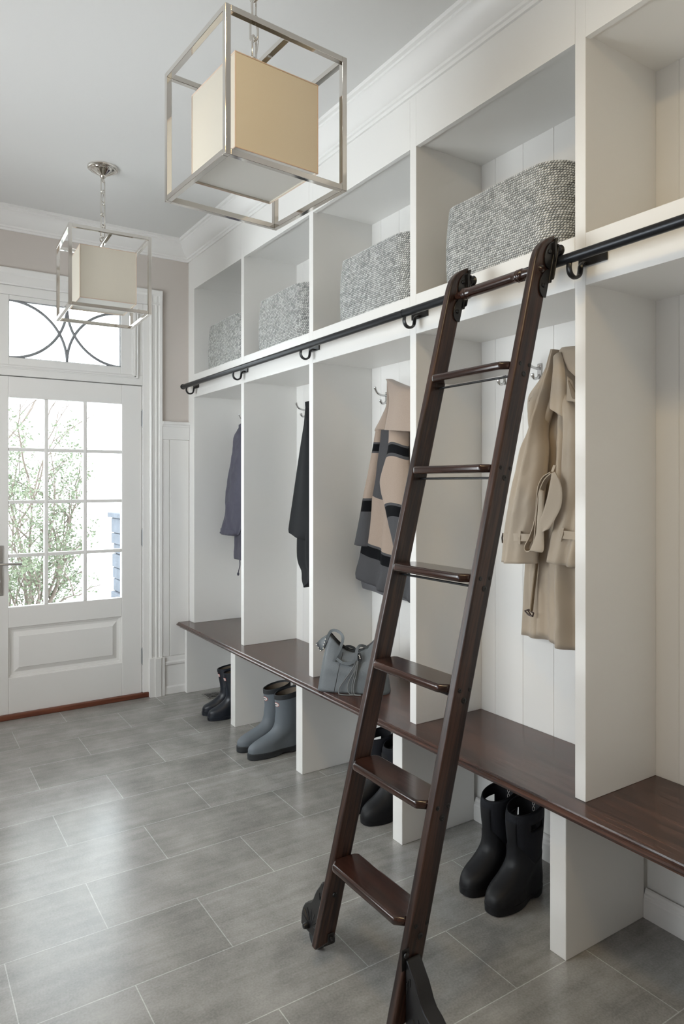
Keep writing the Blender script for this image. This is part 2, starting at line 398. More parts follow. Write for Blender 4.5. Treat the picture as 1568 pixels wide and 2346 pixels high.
# threshold and jamb
struct('trim_3', MB().box(ow0+.001, ow1-.001, YW-.012, YW+.15, .0, .032), M['threshold'], bevel=.006)
jb = MB(); jb.box(ow0, DX0-.003, YW-.002, YW+.15, .032, otop); jb.box(DX1+.003, ow1, YW-.002, YW+.15, .032, otop)
jb.box(DX0-.003, DX1+.003, YW-.002, YW+.15, 2.062, 2.125); jb.box(DX0-.003, DX1+.003, YW-.002, YW+.15, 2.545, otop)
jb.box(DX0-.003, DX1+.003, dy+.0455, YW+.15, 2.050, 2.063); jb.box(DX1-.004, DX1+.003, dy+.0455, YW+.15, .032, 2.062); jb.box(DX0-.003, DX0+.004, dy+.0455, YW+.15, .032, 2.062)
struct('trim_4', jb, M['trim'], bevel=.003)
# transom window with leaded arcs
win = thing('window_1', '', 'window', (-.78, YW, 2.12)); del win['label']; del win['category']; win['kind'] = 'structure'
tx0, tx1, tz0, tz1 = -1.118, -.456, 2.172, 2.517
sf = MB()
for (x0, x1, z0, z1) in [(DX0-.003, tx0, 2.125, 2.545), (tx1, DX1+.003, 2.125, 2.545), (tx0, tx1, 2.125, tz0), (tx0, tx1, tz1, 2.545)]:
    sf.box(x0, x1, YW+.006, YW+.05, z0, z1)
for d, w_, y_ in ((.070, .010, .004), (.082, .014, -.004), (.100, .010, -.009)):
    a0, a1, c0, c1 = tx0-d-w_+.0, tx1+d+w_, tz0-d*.62-w_*.7, tz1+d*.4+w_
    a0 = max(a0, DX0-.003); a1 = min(a1, DX1+.003)
    sf.box(a0, a1, YW+y_, YW+.02, c0, c0+w_*.8); sf.box(a0, a0+w_, YW+y_, YW+.02, c0, min(c1, 2.58)); sf.box(a1-w_, a1, YW+y_, YW+.02, c0, min(c1, 2.58))
put('window_frame', sf, M['trim'], win, bevel=.003)
put('glass_pane', MB().box(tx0, tx1, YW+.026, YW+.030, tz0, tz1), M['glass'], win)
xm = (tx0+tx1)/2; H = tz1-tz0; Wd = tx1-tx0
def came(pts): 
    put('came', MB().tube(pts, .0085, 8), M['lead'], win, smooth=True)
for sgn in (-1, 1):                                    # arcs from the upper corners to the bottom middle, and mirrored arcs from the lower corners to the top middle
    up = []; dn = []
    for k in range(25):
        t = k/24*PI/2
        # quarter ellipse bulging towards the middle
        x = sgn*(Wd/2)*(1-math.sin(t)); z = tz0+H*math.cos(t)**1.0
        up.append((xm+sgn*(Wd/2)-sgn*(Wd/2)*math.sin(t)*1.0, YW+.017, tz0+H*(math.cos(t))))
        dn.append((xm+sgn*(Wd/2)-sgn*(Wd/2)*math.sin(t), YW+.017, tz1-H*(math.cos(t))))
    came(up); came(dn)
put('came', MB().box(tx0, tx1, YW+.020, YW+.034, tz0, tz0+.004).box(tx0, tx1, YW+.020, YW+.034, tz1-.004, tz1).box(tx0, tx0+.004, YW+.020, YW+.034, tz0, tz1).box(tx1-.004, tx1, YW+.020, YW+.034, tz0, tz1), M['lead'], win)
# casing: fluted pilasters with plinth blocks, head casing
def casing_prof(w): return [(0, 0), (0, .018), (.006, .022), (.014, .022), (.018, .017), (w*.46, .015), (w*.50, .020), (w*.56, .020), (w*.60, .015), (w*.74, .015), (w*.78, .022), (w*.97, .024), (w, .022), (w, 0)]
cs = MB()
for x0, sg in ((ow1, 1), (ow0, -1)):
    cs.prism(casing_prof(.084), .25, 2.70, lambda a, b, t, x0=x0, sg=sg: (x0+sg*a, YW-b, t))
    cs.box(x0-sg*.004, x0+sg*.096, YW-.034, YW, 0, .255)
    cs.box(x0+sg*.030, x0+sg*.070, YW-.040, YW-.03, 0, .252)
cs.prism([(0, 0), (0, .018), (.008, .022), (.03, .017), (.06, .017), (.07, .024), (.095, .026), (.10, .022), (.10, 0)], ow0-.084, ow1+.084, lambda a, b, t: (t, YW-b-.0005, 2.60+a))
struct('trim_5', cs, M['trim'], smooth=True, ang=30)
# wainscot between casing and lockers, and left of the door
wn_ = MB()
for x0, x1 in ((ow1+.084, -.001), (XL, ow0-.084)):
    wn_.box(x0, x1, YW-.012, YW-.0005, .0, 1.71)
    wn_.box(x0, x1, YW-.020, YW-.0005, 1.71, 1.815)
    wn_.prism([(0, 1.795), (.024, 1.795), (.027, 1.808), (.034, 1.812), (.036, 1.826), (.030, 1.832), (0, 1.832)], x0, x1, lambda a, b, t: (t, YW-a, b))
    wn_.prism([(0, 0), (.026, 0), (.026, .045), (.020, .055), (.018, .19), (.027, .20), (.028, .212), (.020, .222), (.018, .24), (.013, .252), (0, .255)], x0, x1, lambda a, b, t: (t, YW-a, b))
for x0, x1 in ((-.139, -.1338), ):
    pass
struct('trim_6', wn_, M['trim'], bevel=.0015)
gv = MB(); gv.box(-.1385, -.1345, YW-.0123, YW-.0110, .256, 1.709)
# raised board so that the joint reads as a groove
struct('trim_7', MB().box(-.134, -.002, YW-.017, YW-.0119, .255, 1.709).box(ow1+.085, -.139, YW-.017, YW-.0119, .255, 1.709), M['trim'], bevel=.002)

# left window (outside the frame, it lights the room)
for nm, org, ax, w, z0, z1 in (('window_2', (XL, 1.8), 'y', 1.80, .9, 2.3),):
    wq = thing(nm, '', '', (org[0], org[1], z0)); del wq['label']; del wq['category']; wq['kind'] = 'structure'
    def bx(mb, s0, s1, d0, d1, zz0, zz1):
        if ax == 'y': mb.box(org[0]-d1, org[0]-d0, org[1]+s0, org[1]+s1, zz0, zz1)
        else: mb.box(org[0]+s0, org[0]+s1, org[1]-d1, org[1]-d0, zz0, zz1)
    fm = MB(); n = 3
    for k in range(n+1): bx(fm, max(0, w*k/n-.03), min(w, w*k/n+.03), .02, .07, z0, z1)
    bx(fm, 0, w, .02, .07, z0, z0+.05); bx(fm, 0, w, .02, .07, z1-.05, z1); bx(fm, 0, w, .035, .055, (z0+z1)/2-.012, (z0+z1)/2+.012)
    put('window_frame', fm, M['trim'], wq)
    gm = MB(); bx(gm, 0, w, .043, .047, z0, z1); put('glass_pane', gm, M['glass'], wq)

# ------------------------------------------------------------------ built-in lockers
lk = thing('locker_unit', 'white built-in locker wall with five open coat bays and a row of cubbies above', 'lockers', (0, 2.5, ZB))
for i, y in enumerate(YK):
    put('upright_panel', MB().box(0, D, y-TP/2, y+TP/2 if i else YW-.0006, ZB, ZC-.001), M['paint'], lk, bevel=.0012, seg=1)
for i in range(5):
    y1 = YK[i]-TP/2; y0 = YK[i+1]+TP/2
    put('top_fascia', MB().box(0, .020, y0, y1, ZT, ZC-.001), M['paint'], lk)
    put('cubby_ceiling', MB().box(.020, D, y0, y1, ZT+.010, ZT+.03), M['paint'], lk)
    put('middle_rail', MB().box(0, .020, y0, y1, Z0, Z1), M['paint'], lk, bevel=.001, seg=1)
    put('shelf', MB().box(.020, D, y0, y1, Z1-.025, Z1), M['paint'], lk)
    put('bay_ceiling', MB().box(.020, D, y0, y1, Z0+.004, Z0+.022), M['paint'], lk)
    bk = MB(); ed = [y1+.004, y1-.078, y1-.226, y1-.374, y1-.522, y1-.670, y0-.004]
    for zlo, zhi in ((ZB, Z0+.004), (Z1, ZT+.01)):
        for a, c in zip(ed[:-1], ed[1:]):
            g = .004
            bk.prism([(0, c+.0005), (0+g*.8, c), (.016, c), (.016, a), (g*.8, a), (0, a-.0005-g*.4), (0, c+g*.6)][1:], zlo, zhi, lambda p, q, t: (D-.0+p-.0, q, t))
    put('beadboard_back', bk, M['paint'], lk)

# ------------------------------------------------------------------ bench
bn = thing('bench', 'long dark mahogany bench with a moulded edge on white support panels', 'bench', (0, 2.5, 0))
BP = [(D-.001, .436), (-.060, .436), (-.066, .439), (-.069, .445), (-.066, .449), (-.070, .4500), (-.080, .4515), (-.089, .4560), (-.0925, .4620), (-.089, .4665), (-.083, .4685), (-.083, .4700), (-.079, .4720), (-.0765, ZB), (D-.001, ZB)]
put('bench_top', MB().prism(BP, .30, YW-.014, lambda a, b, t: (a, t, b)), M['bench'], bn, smooth=True, ang=28)
for i, y in enumerate(YK):
    yc = y+.052
    put('support_panel', MB().box(-.037, D-.002, yc-.030, (yc+.030) if i else YW-.03, 0, .436), M['paint'], bn, bevel=.0015, seg=1)
BBP = [(0, 0), (.016, 0), (.016, .062), (.012, .067), (.012, .074), (.008, .078), (.006, .088), (0, .092)]
bb = MB()
for i in range(5):
    y1 = YK[i]+.052-.030; y0 = YK[i+1]+.052+.030
    bb.prism(BBP, y0+.0005, y1-.0005, lambda a, b, t: (D+.0185-a-.009, t, b))
struct('baseboard_right', bb, M['trim'])

# ------------------------------------------------------------------ library rail
RX, RZ, RR = -.075, 2.060, .015
rl = thing('ladder_rail', 'dark metal ladder rail running along the front of the lockers', 'rail', (RX, 2.5, RZ))
put('rail_pipe', MB().cyl((RX, .2, RZ), (RX, 4.448, RZ), RR, 20), M['blacksteel'], rl, smooth=True)
put('pipe_joint', MB().cyl((RX, 2.078, RZ), (RX, 2.082, RZ), RR+.0012, 20), M['black'], rl, smooth=True)
put('end_cap', MB().lathe([(.0001, .022), (.012, .020), (.018, .012), (.019, .003), (.016, -.004), (.014, -.006)], (RX, 4.448, RZ), 'y', 20), M['black'], rl, smooth=True)
for yb, yp in ((4.39, 4.42), (3.645, 3.668), (2.868, 2.880), (2.075, 2.085), (1.312, 1.300), (.56, .55)):
    hk = put('rail_hook', MB().tube(smooth_path([(RX, yb, RZ-.012), (RX-.002, yb, RZ-.030), (RX+.006, yb, RZ-.046), (RX+.024, yb, RZ-.052), (RX+.042, yb, RZ-.044), (RX+.048, yb, RZ-.028), (RX+.050, yb, RZ-.014), (RX+.060, yb, RZ-.004), (-.003, yb, RZ-.003)], 30), .0095, 10, flat=.55), M['black'], rl, smooth=True)
    pl = put('mounting_plate', MB().box(-.006, 0, yp-.062, yp+.036, RZ-.011, RZ+.017), M['black'], hk, bevel=.002)
    
# ------------------------------------------------------------------ rolling ladder
LK, LX, LW, LT, YLF, YLN = .2598, -.6998, .0643, .027, 1.7174, 1.3561
xf = lambda z: LX+LK*z
ld = thing('rolling_ladder', 'dark walnut rolling library ladder leaning on the black rail', 'ladder', (-.65, (YLF+YLN)/2, 0))
SP = [(xf(.062), .062), (xf(.8), .8), (xf(2.055), 2.055), (xf(2.085)+.004, 2.085), (xf(2.105)+.014, 2.105), (xf(2.122)+.032, 2.122), (xf(2.134)+.052, 2.134), (xf(2.140)+LW-.001, 2.140), (xf(2.12)+LW, 2.12), (xf(.8)+LW, .8), (xf(.072)+LW, .072)]
for y in (YLF, YLN):
    put('stile', MB().prism(SP, y, y+LT, lambda a, b, t: (a, t, b)), M['lwood'], ld, bevel=.006, seg=3, smooth=True, ang=50)
TZ = [1.760, 1.466, 1.167, .878, .588, .310]
for z in TZ:
    x0 = xf(z); yA, yB_ = YLN+LT, YLF; nose = .022; bkx = x0+.082
    poly = [(bkx, yA+.012), (bkx, yB_-.012), (bkx-.012, yB_), (x0+.002, yB_), (x0-.008, yB_-.008), (x0-nose, yB_-.022), (x0-nose, yA+.022), (x0+.002, yA), (bkx-.012, yA)]
    put('tread', MB().prism(poly, z-.023, z, lambda a, b, t: (a, b, t)), M['twood'], ld, bevel=.0075, seg=3, smooth=True, ang=50)
    xr = x0+.030
    put('tie_rod', MB().cyl((xr, yA, z-.038), (xr, yB_, z-.038), .0035, 10), M['black'], ld, smooth=True)
    for dx, dz, r in ((.014, -.010, .0062), (.050, -.012, .0062), (.030-.002, -.038, .0085)):
        put('bolt', MB().lathe([(.0001, -.0008), (r*.35, -.0008), (r*.45, -.0018), (r*.8, -.0016), (r, -.0008), (r, 0)], (x0+dx, YLN, z+dz), 'y', 14), M['black'], ld, smooth=True)
# turned top rung
pr_ = [(.006, 0), (.010, .006), (.0125, .020), (.0145, .034), (.0155, .038), (.0190, .042), (.0165, .046), (.0190, .050), (.0190, .053), (.0165, .056), (.0190, .060), (.0165, .065), (.0165, .080)]
Lr = YLF-YLN-LT
pr2 = pr_+[(.0175, Lr/2)]+[(r, Lr-h) for r, h in pr_[::-1]]
put('top_rung', MB().lathe(pr2, (-.142, YLN+LT, 2.030), 'y', 24), M['twood'], ld, smooth=True, ang=60)
put('rung_plug', MB().lathe([(.0001, -.008), (.008, -.007), (.012, -.003), (.014, 0)], (-.140, YLN, 2.030), 'y', 18), M['twood'], ld, smooth=True)
# hook brackets with rollers on the rail
for y in (YLF, YLN):
    e = lambda z: xf(z)+LW
    lob = []
    for zc in (1.990, 2.075):
        for k in range(13):
            a = -PI/2+k/12*PI
            lob.append((e(zc+.042*math.sin(a))-.004-.030*math.cos(a), zc+.042*math.sin(a)))
    lob = lob+[(e(2.117)+.001, 2.117), (e(1.948)+.001, 1.948)]
    br_ = put('hook_bracket', MB().prism(lob, y-.005, y-.0005, lambda a, b, t: (a, t, b)), M['black'], ld, bevel=.0012, seg=1)
    hb = MB(); hb.prism([(e(1.995)-.002, 1.995), (e(2.128)-.004, 2.128), (e(2.128)+.004, 2.130), (e(1.995)+.008, 1.993)], y-.009, y+.010, lambda a, b, t: (a, t, b))
    hb.prism([(e(2.0)+.007, 2.0), (e(2.10)+.003, 2.10), (e(2.10)+.006, 2.095), (e(2.0)+.011, 2.005)], y-.016, y+.012, lambda a, b, t: (a, t, b))
    put('hook_arm', hb, M['black'], br_, bevel=.003)
    rw = MB().lathe([(.004, -.012), (.016, -.012), (.018, -.008), (.013, -.003), (.013, .003), (.018, .008), (.016, .012), (.004, .012)], (RX, y-.002, RZ+.0345), 'x', 22)
    rw.box(RX-.024, RX-.0165, y-.014, y+.010, RZ-.002, RZ+.052)
    put('roller', rw, M['black'], br_, smooth=True)
    for z in (1.982, 2.083):
        put('bolt', MB().lathe([(.0001, -.006), (.003, -.0055), (.006, -.004), (.007, -.001), (.007, 0)], (e(z)-.018, y-.005, z), 'y', 14), M['black'], br_, smooth=True)
# wheel housings (ogee cast shells facing the room)
OG = [(0, .232), (.008, .232), (.016, .222), (.027, .208), (.040, .192), (.050, .176), (.060, .156), (.072, .142), (.092, .132), (.110, .118), (.124, .098), (.131, .076), (.134, .044), (.110, .040), (0, .040)]
for y0, sg in ((YLF+LT, 1), (YLN, -1)):
    hs = put('wheel_housing', MB().prism(OG, -.640, -.596, lambda a, b, t: (t, y0+sg*(a+.0005), b)), M['black'], ld, bevel=.004, seg=2, smooth=True)
    put('wheel', MB().lathe([(.004, -.014), (.030, -.014), (.034, -.010), (.034, .010), (.030, .014), (.004, .014)], (-.618, y0+sg*.066, .034), 'x', 26), M['darkrub'], hs, smooth=True)
    fan = MB()
    for k in range(7):
        a = PI*(.10+.80*k/6); c = Vector((-.6405, y0+sg*.072, .066))
        fan.tube([c+Vector((0, sg*math.cos(a)*r, math.sin(a)*r)) for r in (.018, .032, .046, .053)], [.0015, .0026, .0022, .001], 6, flat=.6)
    strk = MB()
    for k in range(3): strk.tube([(-.6405, y0+sg*(.008+.006*k), .150+.012*k), (-.6405, y0+sg*(.008+.006*k), .178+.008*k)], .0016, 6)
    put('relief_fan', fan, M['black'], hs, smooth=True); put('relief_stroke', strk, M['black'], hs, smooth=True)
    put('axle_knob', MB().lathe([(.0001, -.018), (.007, -.016), (.010, -.009), (.010, 0)], (-.640, y0+sg*.090, .062), 'x', 16), M['black'], hs, smooth=True)
    if sg < 0: put('strap_plate', MB().box(-.652, -.628, y0-(.003 if sg < 0 else -.0005), y0+(.004 if sg > 0 else -.0005), .205, .258).lathe([(.0001, -sg*-.007), (.007, sg*.005), (.008, 0)], (-.640, y0+sg*.004, .243), 'y', 14), M['black'], hs, smooth=True, bevel=.001, seg=1)
put('foot_clip', MB().box(xf(.08)+.036, xf(.08)+.058, YLF-.004, YLF-.0003, .066, .098).lathe([(.0001, -.007), (.006, -.005), (.007, 0)], (xf(.08)+.047, YLF-.004, .084), 'y', 12), M['black'], ld, bevel=.001, seg=1)
put('bolt', MB().lathe([(.0001, -.005), (.006, -.004), (.0075, 0)], (xf(.2)+.030, YLF, .205), 'y', 14), M['black'], ld, smooth=True)

# ------------------------------------------------------------------ pendant lanterns
def pendant(loc, rot, label):
    p = thing('pendant_lantern', label, 'pendant light', loc, 'square pendant lanterns')
    S, zt, zb, w = .398, 2.664, 2.272, .0165
    R = Matrix.Rotation(rot, 4, 'Z'); cx, cy = loc[0], loc[1]
    def rotp(mb):
        mb.v = [tuple(R @ Vector((q[0], q[1], 0))+Vector((cx, cy, q[2]))) for q in mb.v]; return mb
    h = S/2; cg = MB()
    for sx in (-1, 1):
        for sy in (-1, 1): cg.box(sx*h, sx*(h-w), sy*h, sy*(h-w), zb, zt)
    for z0, z1 in ((zb, zb+w), (zt-w, zt)):
        for s in (-1, 1):
            cg.box(-h+w, h-w, s*h, s*(h-w), z0, z1); cg.box(s*h, s*(h-w), -h+w, h-w, z0, z1)
    put('cage_frame', rotp(cg), M['steel'], p, bevel=.0012, seg=2)
    put('cross_bar', rotp(MB().box(-w/2, w/2, -h+w, h-w, zt-w, zt-.001)), M['steel'], p, bevel=.001, seg=1)
    s = .137; s0, s1 = 2.330, 2.590; sh = MB()
    for sx in (-1, 1):
        sh.box(sx*s, sx*(s-.003), -s, s, s0, s1); sh.box(-s+.003, s-.003, sx*s, sx*(s-.003), s0, s1)
    sd = put('lamp_shade', rotp(sh), M['cream'], p)
    pp = MB(); q = .0015
    for z in (s0, s1):
        pp.tube([(-s, -s, z), (s, -s, z), (s, s, z), (-s, s, z)], .0022, 6, closed=True)
    for sx in (-1, 1):
        for sy in (-1, 1): pp.tube([(sx*s, sy*s, s0), (sx*s, sy*s, s1)], .0018, 6)
    put('piping', rotp(pp), M['peach'], sd)
    put('diffuser', rotp(MB().box(-s+.004, s-.004, -s+.004, s-.004, s0+.004, s0+.008)), M['diffuser'], sd)
    st = rotp(MB().cyl((0, 0, s0+.03), (0, 0, zt), .006, 12).box(-s+.004, s-.004, -.004, .004, s1-.012, s1-.008).lathe([(.0001, .000), (.020, .004), (.022, .018), (.008, .028)], (0, 0, s1-.02), 'z', 20))
    put('lamp_stem', st, M['steel'], p, smooth=True)
    # chain
    z = zt+.004; k = 0; L = .074; r = .0034
    put('loop', rotp(MB().tube([(math.cos(a)*.014, 0, zt+.012+math.sin(a)*.014) for a in [2*PI*i/20 for i in range(20)]], .0034, 8, closed=True)), M['steel'], p, smooth=True)
    z = zt+.022
    while z < ZC-.075:
        pts = []
        for i in range(24):
            a = 2*PI*i/24; ca, sa = math.cos(a), math.sin(a)
            dx = .0125*ca; dz = .0125*sa+(L/2-.0125)*(1 if sa >= 0 else -1)
            an = .6+(PI/2 if k % 2 else 0)
            pts.append((dx*math.cos(an), dx*math.sin(an), z+L/2-.006+dz))
        put('chain_link', rotp(MB().tube(pts, r, 8, closed=True)), M['steel'], p, smooth='all')
        z += L-.0150; k += 1
    cn = MB().lathe([(.0001, -.078), (.006, -.076), (.008, -.068), (.006, -.060), (.010, -.056), (.016, -.050), (.017, -.044), (.024, -.040), (.050, -.026), (.060, -.020), (.063, -.016), (.067, -.016), (.071, -.011), (.075, -.010), (.077, -.004), (.077, -.0003)], (0, 0, ZC), 'z', 48)
    put('canopy', rotp(cn), M['steel'], p, smooth=True, ang=40)
    pw = MB().tube(smooth_path([(.004, .006, zt), (.012, -.004, zt+.09), (-.006, .007, zt+.18), (.008, .004, zt+.27), (.002, 0, ZC-.06)], 30), .0016, 6)
    put('power_cord', rotp(pw), M['steel'], p, smooth=True)
    return p
pendant((-.797, 1.885, 2.27), .068, 'polished nickel cube pendant with cream shade, the nearer and larger one above the ladder')
pendant((-.790, 3.683, 2.27), -.045, 'polished nickel cube pendant with cream shade hanging farther off before the transom window')

# ------------------------------------------------------------------ woven baskets
def basket_mesh(L, Wd_, Ht, rows=35):
    # rounded box of stacked rope coils; local origin: bottom centre; x depth, y length
    mb = MB(); mb.uv = []; n = 150; rad = min(Wd_, L)/2*.58
    per = []
    hx, hy = Wd_/2-rad, L/2-rad
    seg = [(0, hy*2), (1, rad*PI/2), (0, hx*2), (1, rad*PI/2), (0, hy*2), (1, rad*PI/2), (0, hx*2), (1, rad*PI/2)]
    tot = sum(s[1] for s in seg)
    def at(d):
        d %= tot
        x, y, a = Wd_/2, -hy, PI/2
        for t, ln in seg:
            if d <= ln:
                if t == 0: return x+math.cos(a)*d, y+math.sin(a)*d, math.sin(a), -math.cos(a)
                th = d/rad; cxx, cyy = x-math.sin(a)*rad, y+math.cos(a)*rad
                b_ = a+th; return cxx+math.sin(b_)*rad, cyy-math.cos(b_)*rad, math.sin(b_), -math.cos(b_)
            d -= ln
            if t == 0: x += math.cos(a)*ln; y += math.sin(a)*ln
            else:
                cxx, cyy = x-math.sin(a)*rad, y+math.cos(a)*rad; a += PI/2
                x, y = cxx+math.sin(a)*rad, cyy-math.cos(a)*rad
    rh = Ht/rows; prof = []
    for r in range(rows):
        for k in range(4):
            a = -PI/2+PI*(k+.5)/4
            prof.append((rh*.42*math.cos(a), (r+.5)*rh+rh*.5*math.sin(a), r+k/4.0))
    prof.append((-.008, Ht-.003, rows-.1))
    inner = [(-.014, Ht-.01, rows), (-.014, .012, 0)]
    allp = prof+inner
    P = []
    for off, z, v in allp:
        row = []
        for i in range(n):
            d = tot*i/n; x, y, nx, ny = at(d)
            wob = .004*math.sin(z*9+d*3)+.003*noise.noise(Vector((d*4, z*6, 0)))
            bulge = .008*math.sin(PI*min(1, z/Ht))
            fl = off+wob+bulge
            zz = z+.004*noise.noise(Vector((d*5, 3.3, z*2)))*(z/Ht)+.012*(abs(y)/(L/2))**4*(z/Ht)*0
            row.append((x+nx*fl, y+ny*fl, max(zz, .0005))); mb.uv.append((d, v))
        P.append(row)
    mb.grid(P, 0, True)
    nv = len(allp)
    mb.f.append(tuple((nv-1)*n+i for i in range(n))); mb.m.append(0)
    # handle slots at both short ends
    nf = []; nm_ = []
    for idx, f in enumerate(mb.f):
        if len(f) == 4:
            j, i = idx//n, idx % n
            x, y, z = P[min(j, nv-1)][i]
            slot = Ht*.73 < z < Ht*.82 and abs(x) < .045 and abs(y) > L/2-.06
            if slot: continue
        nf.append(f); nm_.append(mb.m[idx])
    mb.f, mb.m = nf, nm_
    return mb
b1 = thing('woven_basket', '', 'basket', (.165, 1.700, Z1), 'woven baskets in the upper cubbies')
put('basket_body', basket_mesh(.548, .315, .276), M['rope'], b1, smooth='all', world=False)
b1['label'] = 'silver grey woven rope basket behind the ladder top, largest of the four'
gtuft = MB()
for k in range(9):
    a = random.uniform(-.5, .5); gtuft.tube(smooth_path([(-.02+.004*k, -.268, .250), (-.02+.004*k, -.279, .243), (-.02+.004*k+.01*a, -.284, .225), (-.02+.004*k+.02*a, -.281, .205)], 8), .0018, 5)
put('tied_fringe', gtuft, M['cord'], b1, smooth='all', world=False)
copy_tree(b1, (.165, 2.426, Z1), 'silver grey woven rope basket in the cubby just left of the ladder')
copy_tree(b1, (.165, 3.262, Z1), 'silver grey woven rope basket in the second cubby from the door wall')
copy_tree(b1, (.165, 3.996, Z1), 'silver grey woven rope basket in the cubby closest to the door wall, smallest in view')

# ------------------------------------------------------------------ coat hooks
def hook_parts(t):
    put('plate', MB().box(-.0045, 0, -.010, .010, -.030, .030), M['chrome'], t, world=False, bevel=.002)
    put('screw', MB().ball((-.005, 0, .021), .0035, sq=1).ball((-.005, 0, -.021), .0035), M['steel'], t, world=False, smooth=True)
    put('upper_arm', MB().tube(smooth_path([(-.003, 0, .012), (-.020, 0, .010), (-.045, 0, .014), (-.062, 0, .024), (-.072, 0, .042), (-.074, 0, .050)], 22), [.0055]*16+[.006, .0065, .007, .0075, .007, .004], 10), M['chrome'], t, world=False, smooth=True)
    put('lower_arm', MB().tube(smooth_path([(-.003, 0, -.014), (-.014, 0, -.026), (-.028, 0, -.030), (-.038, 0, -.022), (-.042, 0, -.010)], 18), [.0055]*12+[.006, .0065, .007, .0072, .007, .004], 10), M['chrome'], t, world=False, smooth=True)
hk0 = thing('coat_hook', 'double chrome coat hook just right of the ladder, beside the trench coat', 'hook', (D-.0012, 1.788, 1.837), 'coat hooks on the locker backs')
hook_parts(hk0)
for y, lb in ((1.962, 'double chrome coat hook half hidden behind the ladder, left of the trench coat'),
              (2.752, 'double chrome coat hook left of the striped wool coat'),
              (3.540, 'double chrome coat hook left of the black garment'),
              (4.330, 'double chrome coat hook above the navy grey jacket, near the door wall')):
    copy_tree(hk0, (D-.0012, y, 1.837), lb)

# ------------------------------------------------------------------ garments
def cloth(rows, x0, bulge=.03, back=.02, folds=(), n=40, cols=26, bands=None, wrinkle=.0, seed=0, edge=.5):
    """closed, padded cloth panel. rows: (t, uL, vL, uR, vR, dx) in photo units on the plane x0, t rising down the garment"""
    mb = MB(); F = []; B = []; mb.uv = []
    t0, t1 = rows[0][0], rows[-1][0]
    for j in range(n+1):
        t = j/n; tt = t0+(t1-t0)*t
        uL, vL, uR, vR, dx = cat_interp(rows, tt)
        f = []; b_ = []
        for i in range(cols+1):
            s = i/cols; u = uL+(uR-uL)*s; v = vL+(vR-vL)*s
            p = WX(u, v, x0+dx)
            prof = max(math.sin(PI*s), 0)**edge
            d = bulge*prof
            for (k, ph, am, dr) in folds: d += prof*am*math.sin(2*PI*(k*s+ph+dr*t))*min(1, .25+1.2*t)
            if wrinkle: d += prof*wrinkle*(noise.noise(Vector((p.y*14+seed, p.z*9, seed)))+.5*noise.noise(Vector((p.y*40+p.z*22, p.z*18+seed, 2.0))))
            f.append(p+Vector((-d, 0, 0))); b_.append(p+Vector((back*prof, 0, 0))); mb.uv.append((s, t))
        F.append(f); B.append(b_)
    if bands: fm = lambda j, i: bands(j/n, (i+.5)/cols)
    else: fm = 0
    mb.grid(F, fm); mb.grid(B, fm); mb.uv = mb.uv+mb.uv
    o = len(F)*(cols+1)
    for (j) in (0, n):
        for i in range(cols):
            a = j*(cols+1)+i; mb.f.append((a, a+1, a+1+o, a+o)); mb.m.append(fm(min(j, n-1)/n, (i+.5)/cols) if callable(fm) else 0)
    for j in range(n):
        for i in (0, cols):
            a = j*(cols+1)+i; mb.f.append((a, a+cols+1, a+cols+1+o, a+o)); mb.m.append(fm(j/n, (i+.5)/cols) if callable(fm) else 0)
    return mb
def R5(lst): return [(v, uL, v, uR, v+(sl if sl else 0), dx) for (v, uL, uR, sl, dx) in lst]

# trench coat, bay four
tc_ = thing('trench_coat', 'beige belted trench coat hanging by its collar right of the ladder', 'coat', WX(1290, 1000, .25))
put('body', cloth(R5([(812, 1284, 1335, -4, .06), (850, 1272, 1352, 0, .04), (905, 1258, 1372, 0, .02), (985, 1246, 1382, 0, .0), (1100, 1240, 1386, 2, -.005), (1210, 1238, 1388, 14, -.01), (1300, 1240, 1388, 22, -.01), (1380, 1238, 1390, 32, -.012), (1449, 1236, 1390, 62, -.014)]), .265, .055, .05, [(2.2, .1, .020, .15), (4.3, .3, .011, -.2)], 60, 44, wrinkle=.008, seed=1), M['trench'], tc_, smooth='all')
put('back_panel', cloth(R5([(1000, 1222, 1270, 0, .0), (1150, 1212, 1265, 0, 0), (1290, 1206, 1252, 4, 0), (1452, 1196, 1258, 14, 0)]), .300, .02, .03, [(1.6, .2, .010, .1)], 30, 20, wrinkle=.004, seed=2), M['trench'], tc_, smooth='all')
put('sleeve', cloth(R5([(803, 1279, 1291, 0, .05), (850, 1263, 1282, 0, .03), (905, 1247, 1268, 0, .012), (955, 1233, 1255, 0, .002), (990, 1220, 1252, 0, -.004), (1030, 1199, 1256, 0, -.008), (1090, 1184, 1252, 0, -.012), (1160, 1170, 1244, 1, -.014), (1220, 1160, 1236, 2, -.015), (1287, 1153, 1231, 4, -.015)]), .195, .050, .035, [(1.2, .15, .010, .5), (2.6, .4, .006, .9)], 80, 28, wrinkle=.008, seed=3), M['trench'], tc_, smooth='all')
put('shoulder', cloth(R5([(803, 1277, 1290, 0, .05), (832, 1262, 1292, 0, .035), (870, 1241, 1288, 0, .02), (905, 1215, 1280, 0, .0), (928, 1211, 1272, 0, -.008), (958, 1214, 1262, 0, -.010), (980, 1223, 1253, 0, -.004), (990, 1230, 1248, 0, .006)]), .215, .040, .03, [(1.4, .3, .010, .5)], 40, 24, wrinkle=.006, seed=8), M['trench'], tc_, smooth='all')
put('sleeve', cloth(R5([(900, 1300, 1322, 0, .02), (960, 1293, 1350, 0, .0), (1060, 1292, 1365, 0, -.01), (1130, 1289, 1362, 4, -.012), (1200, 1276, 1352, 8, -.016), (1285, 1260, 1345, 16, -.018)]), .190, .045, .035, [(1.3, .6, .012, .5), (2.6, .4, .007, .8)], 46, 26, wrinkle=.008, seed=4), M['trench'], tc_, smooth='all')
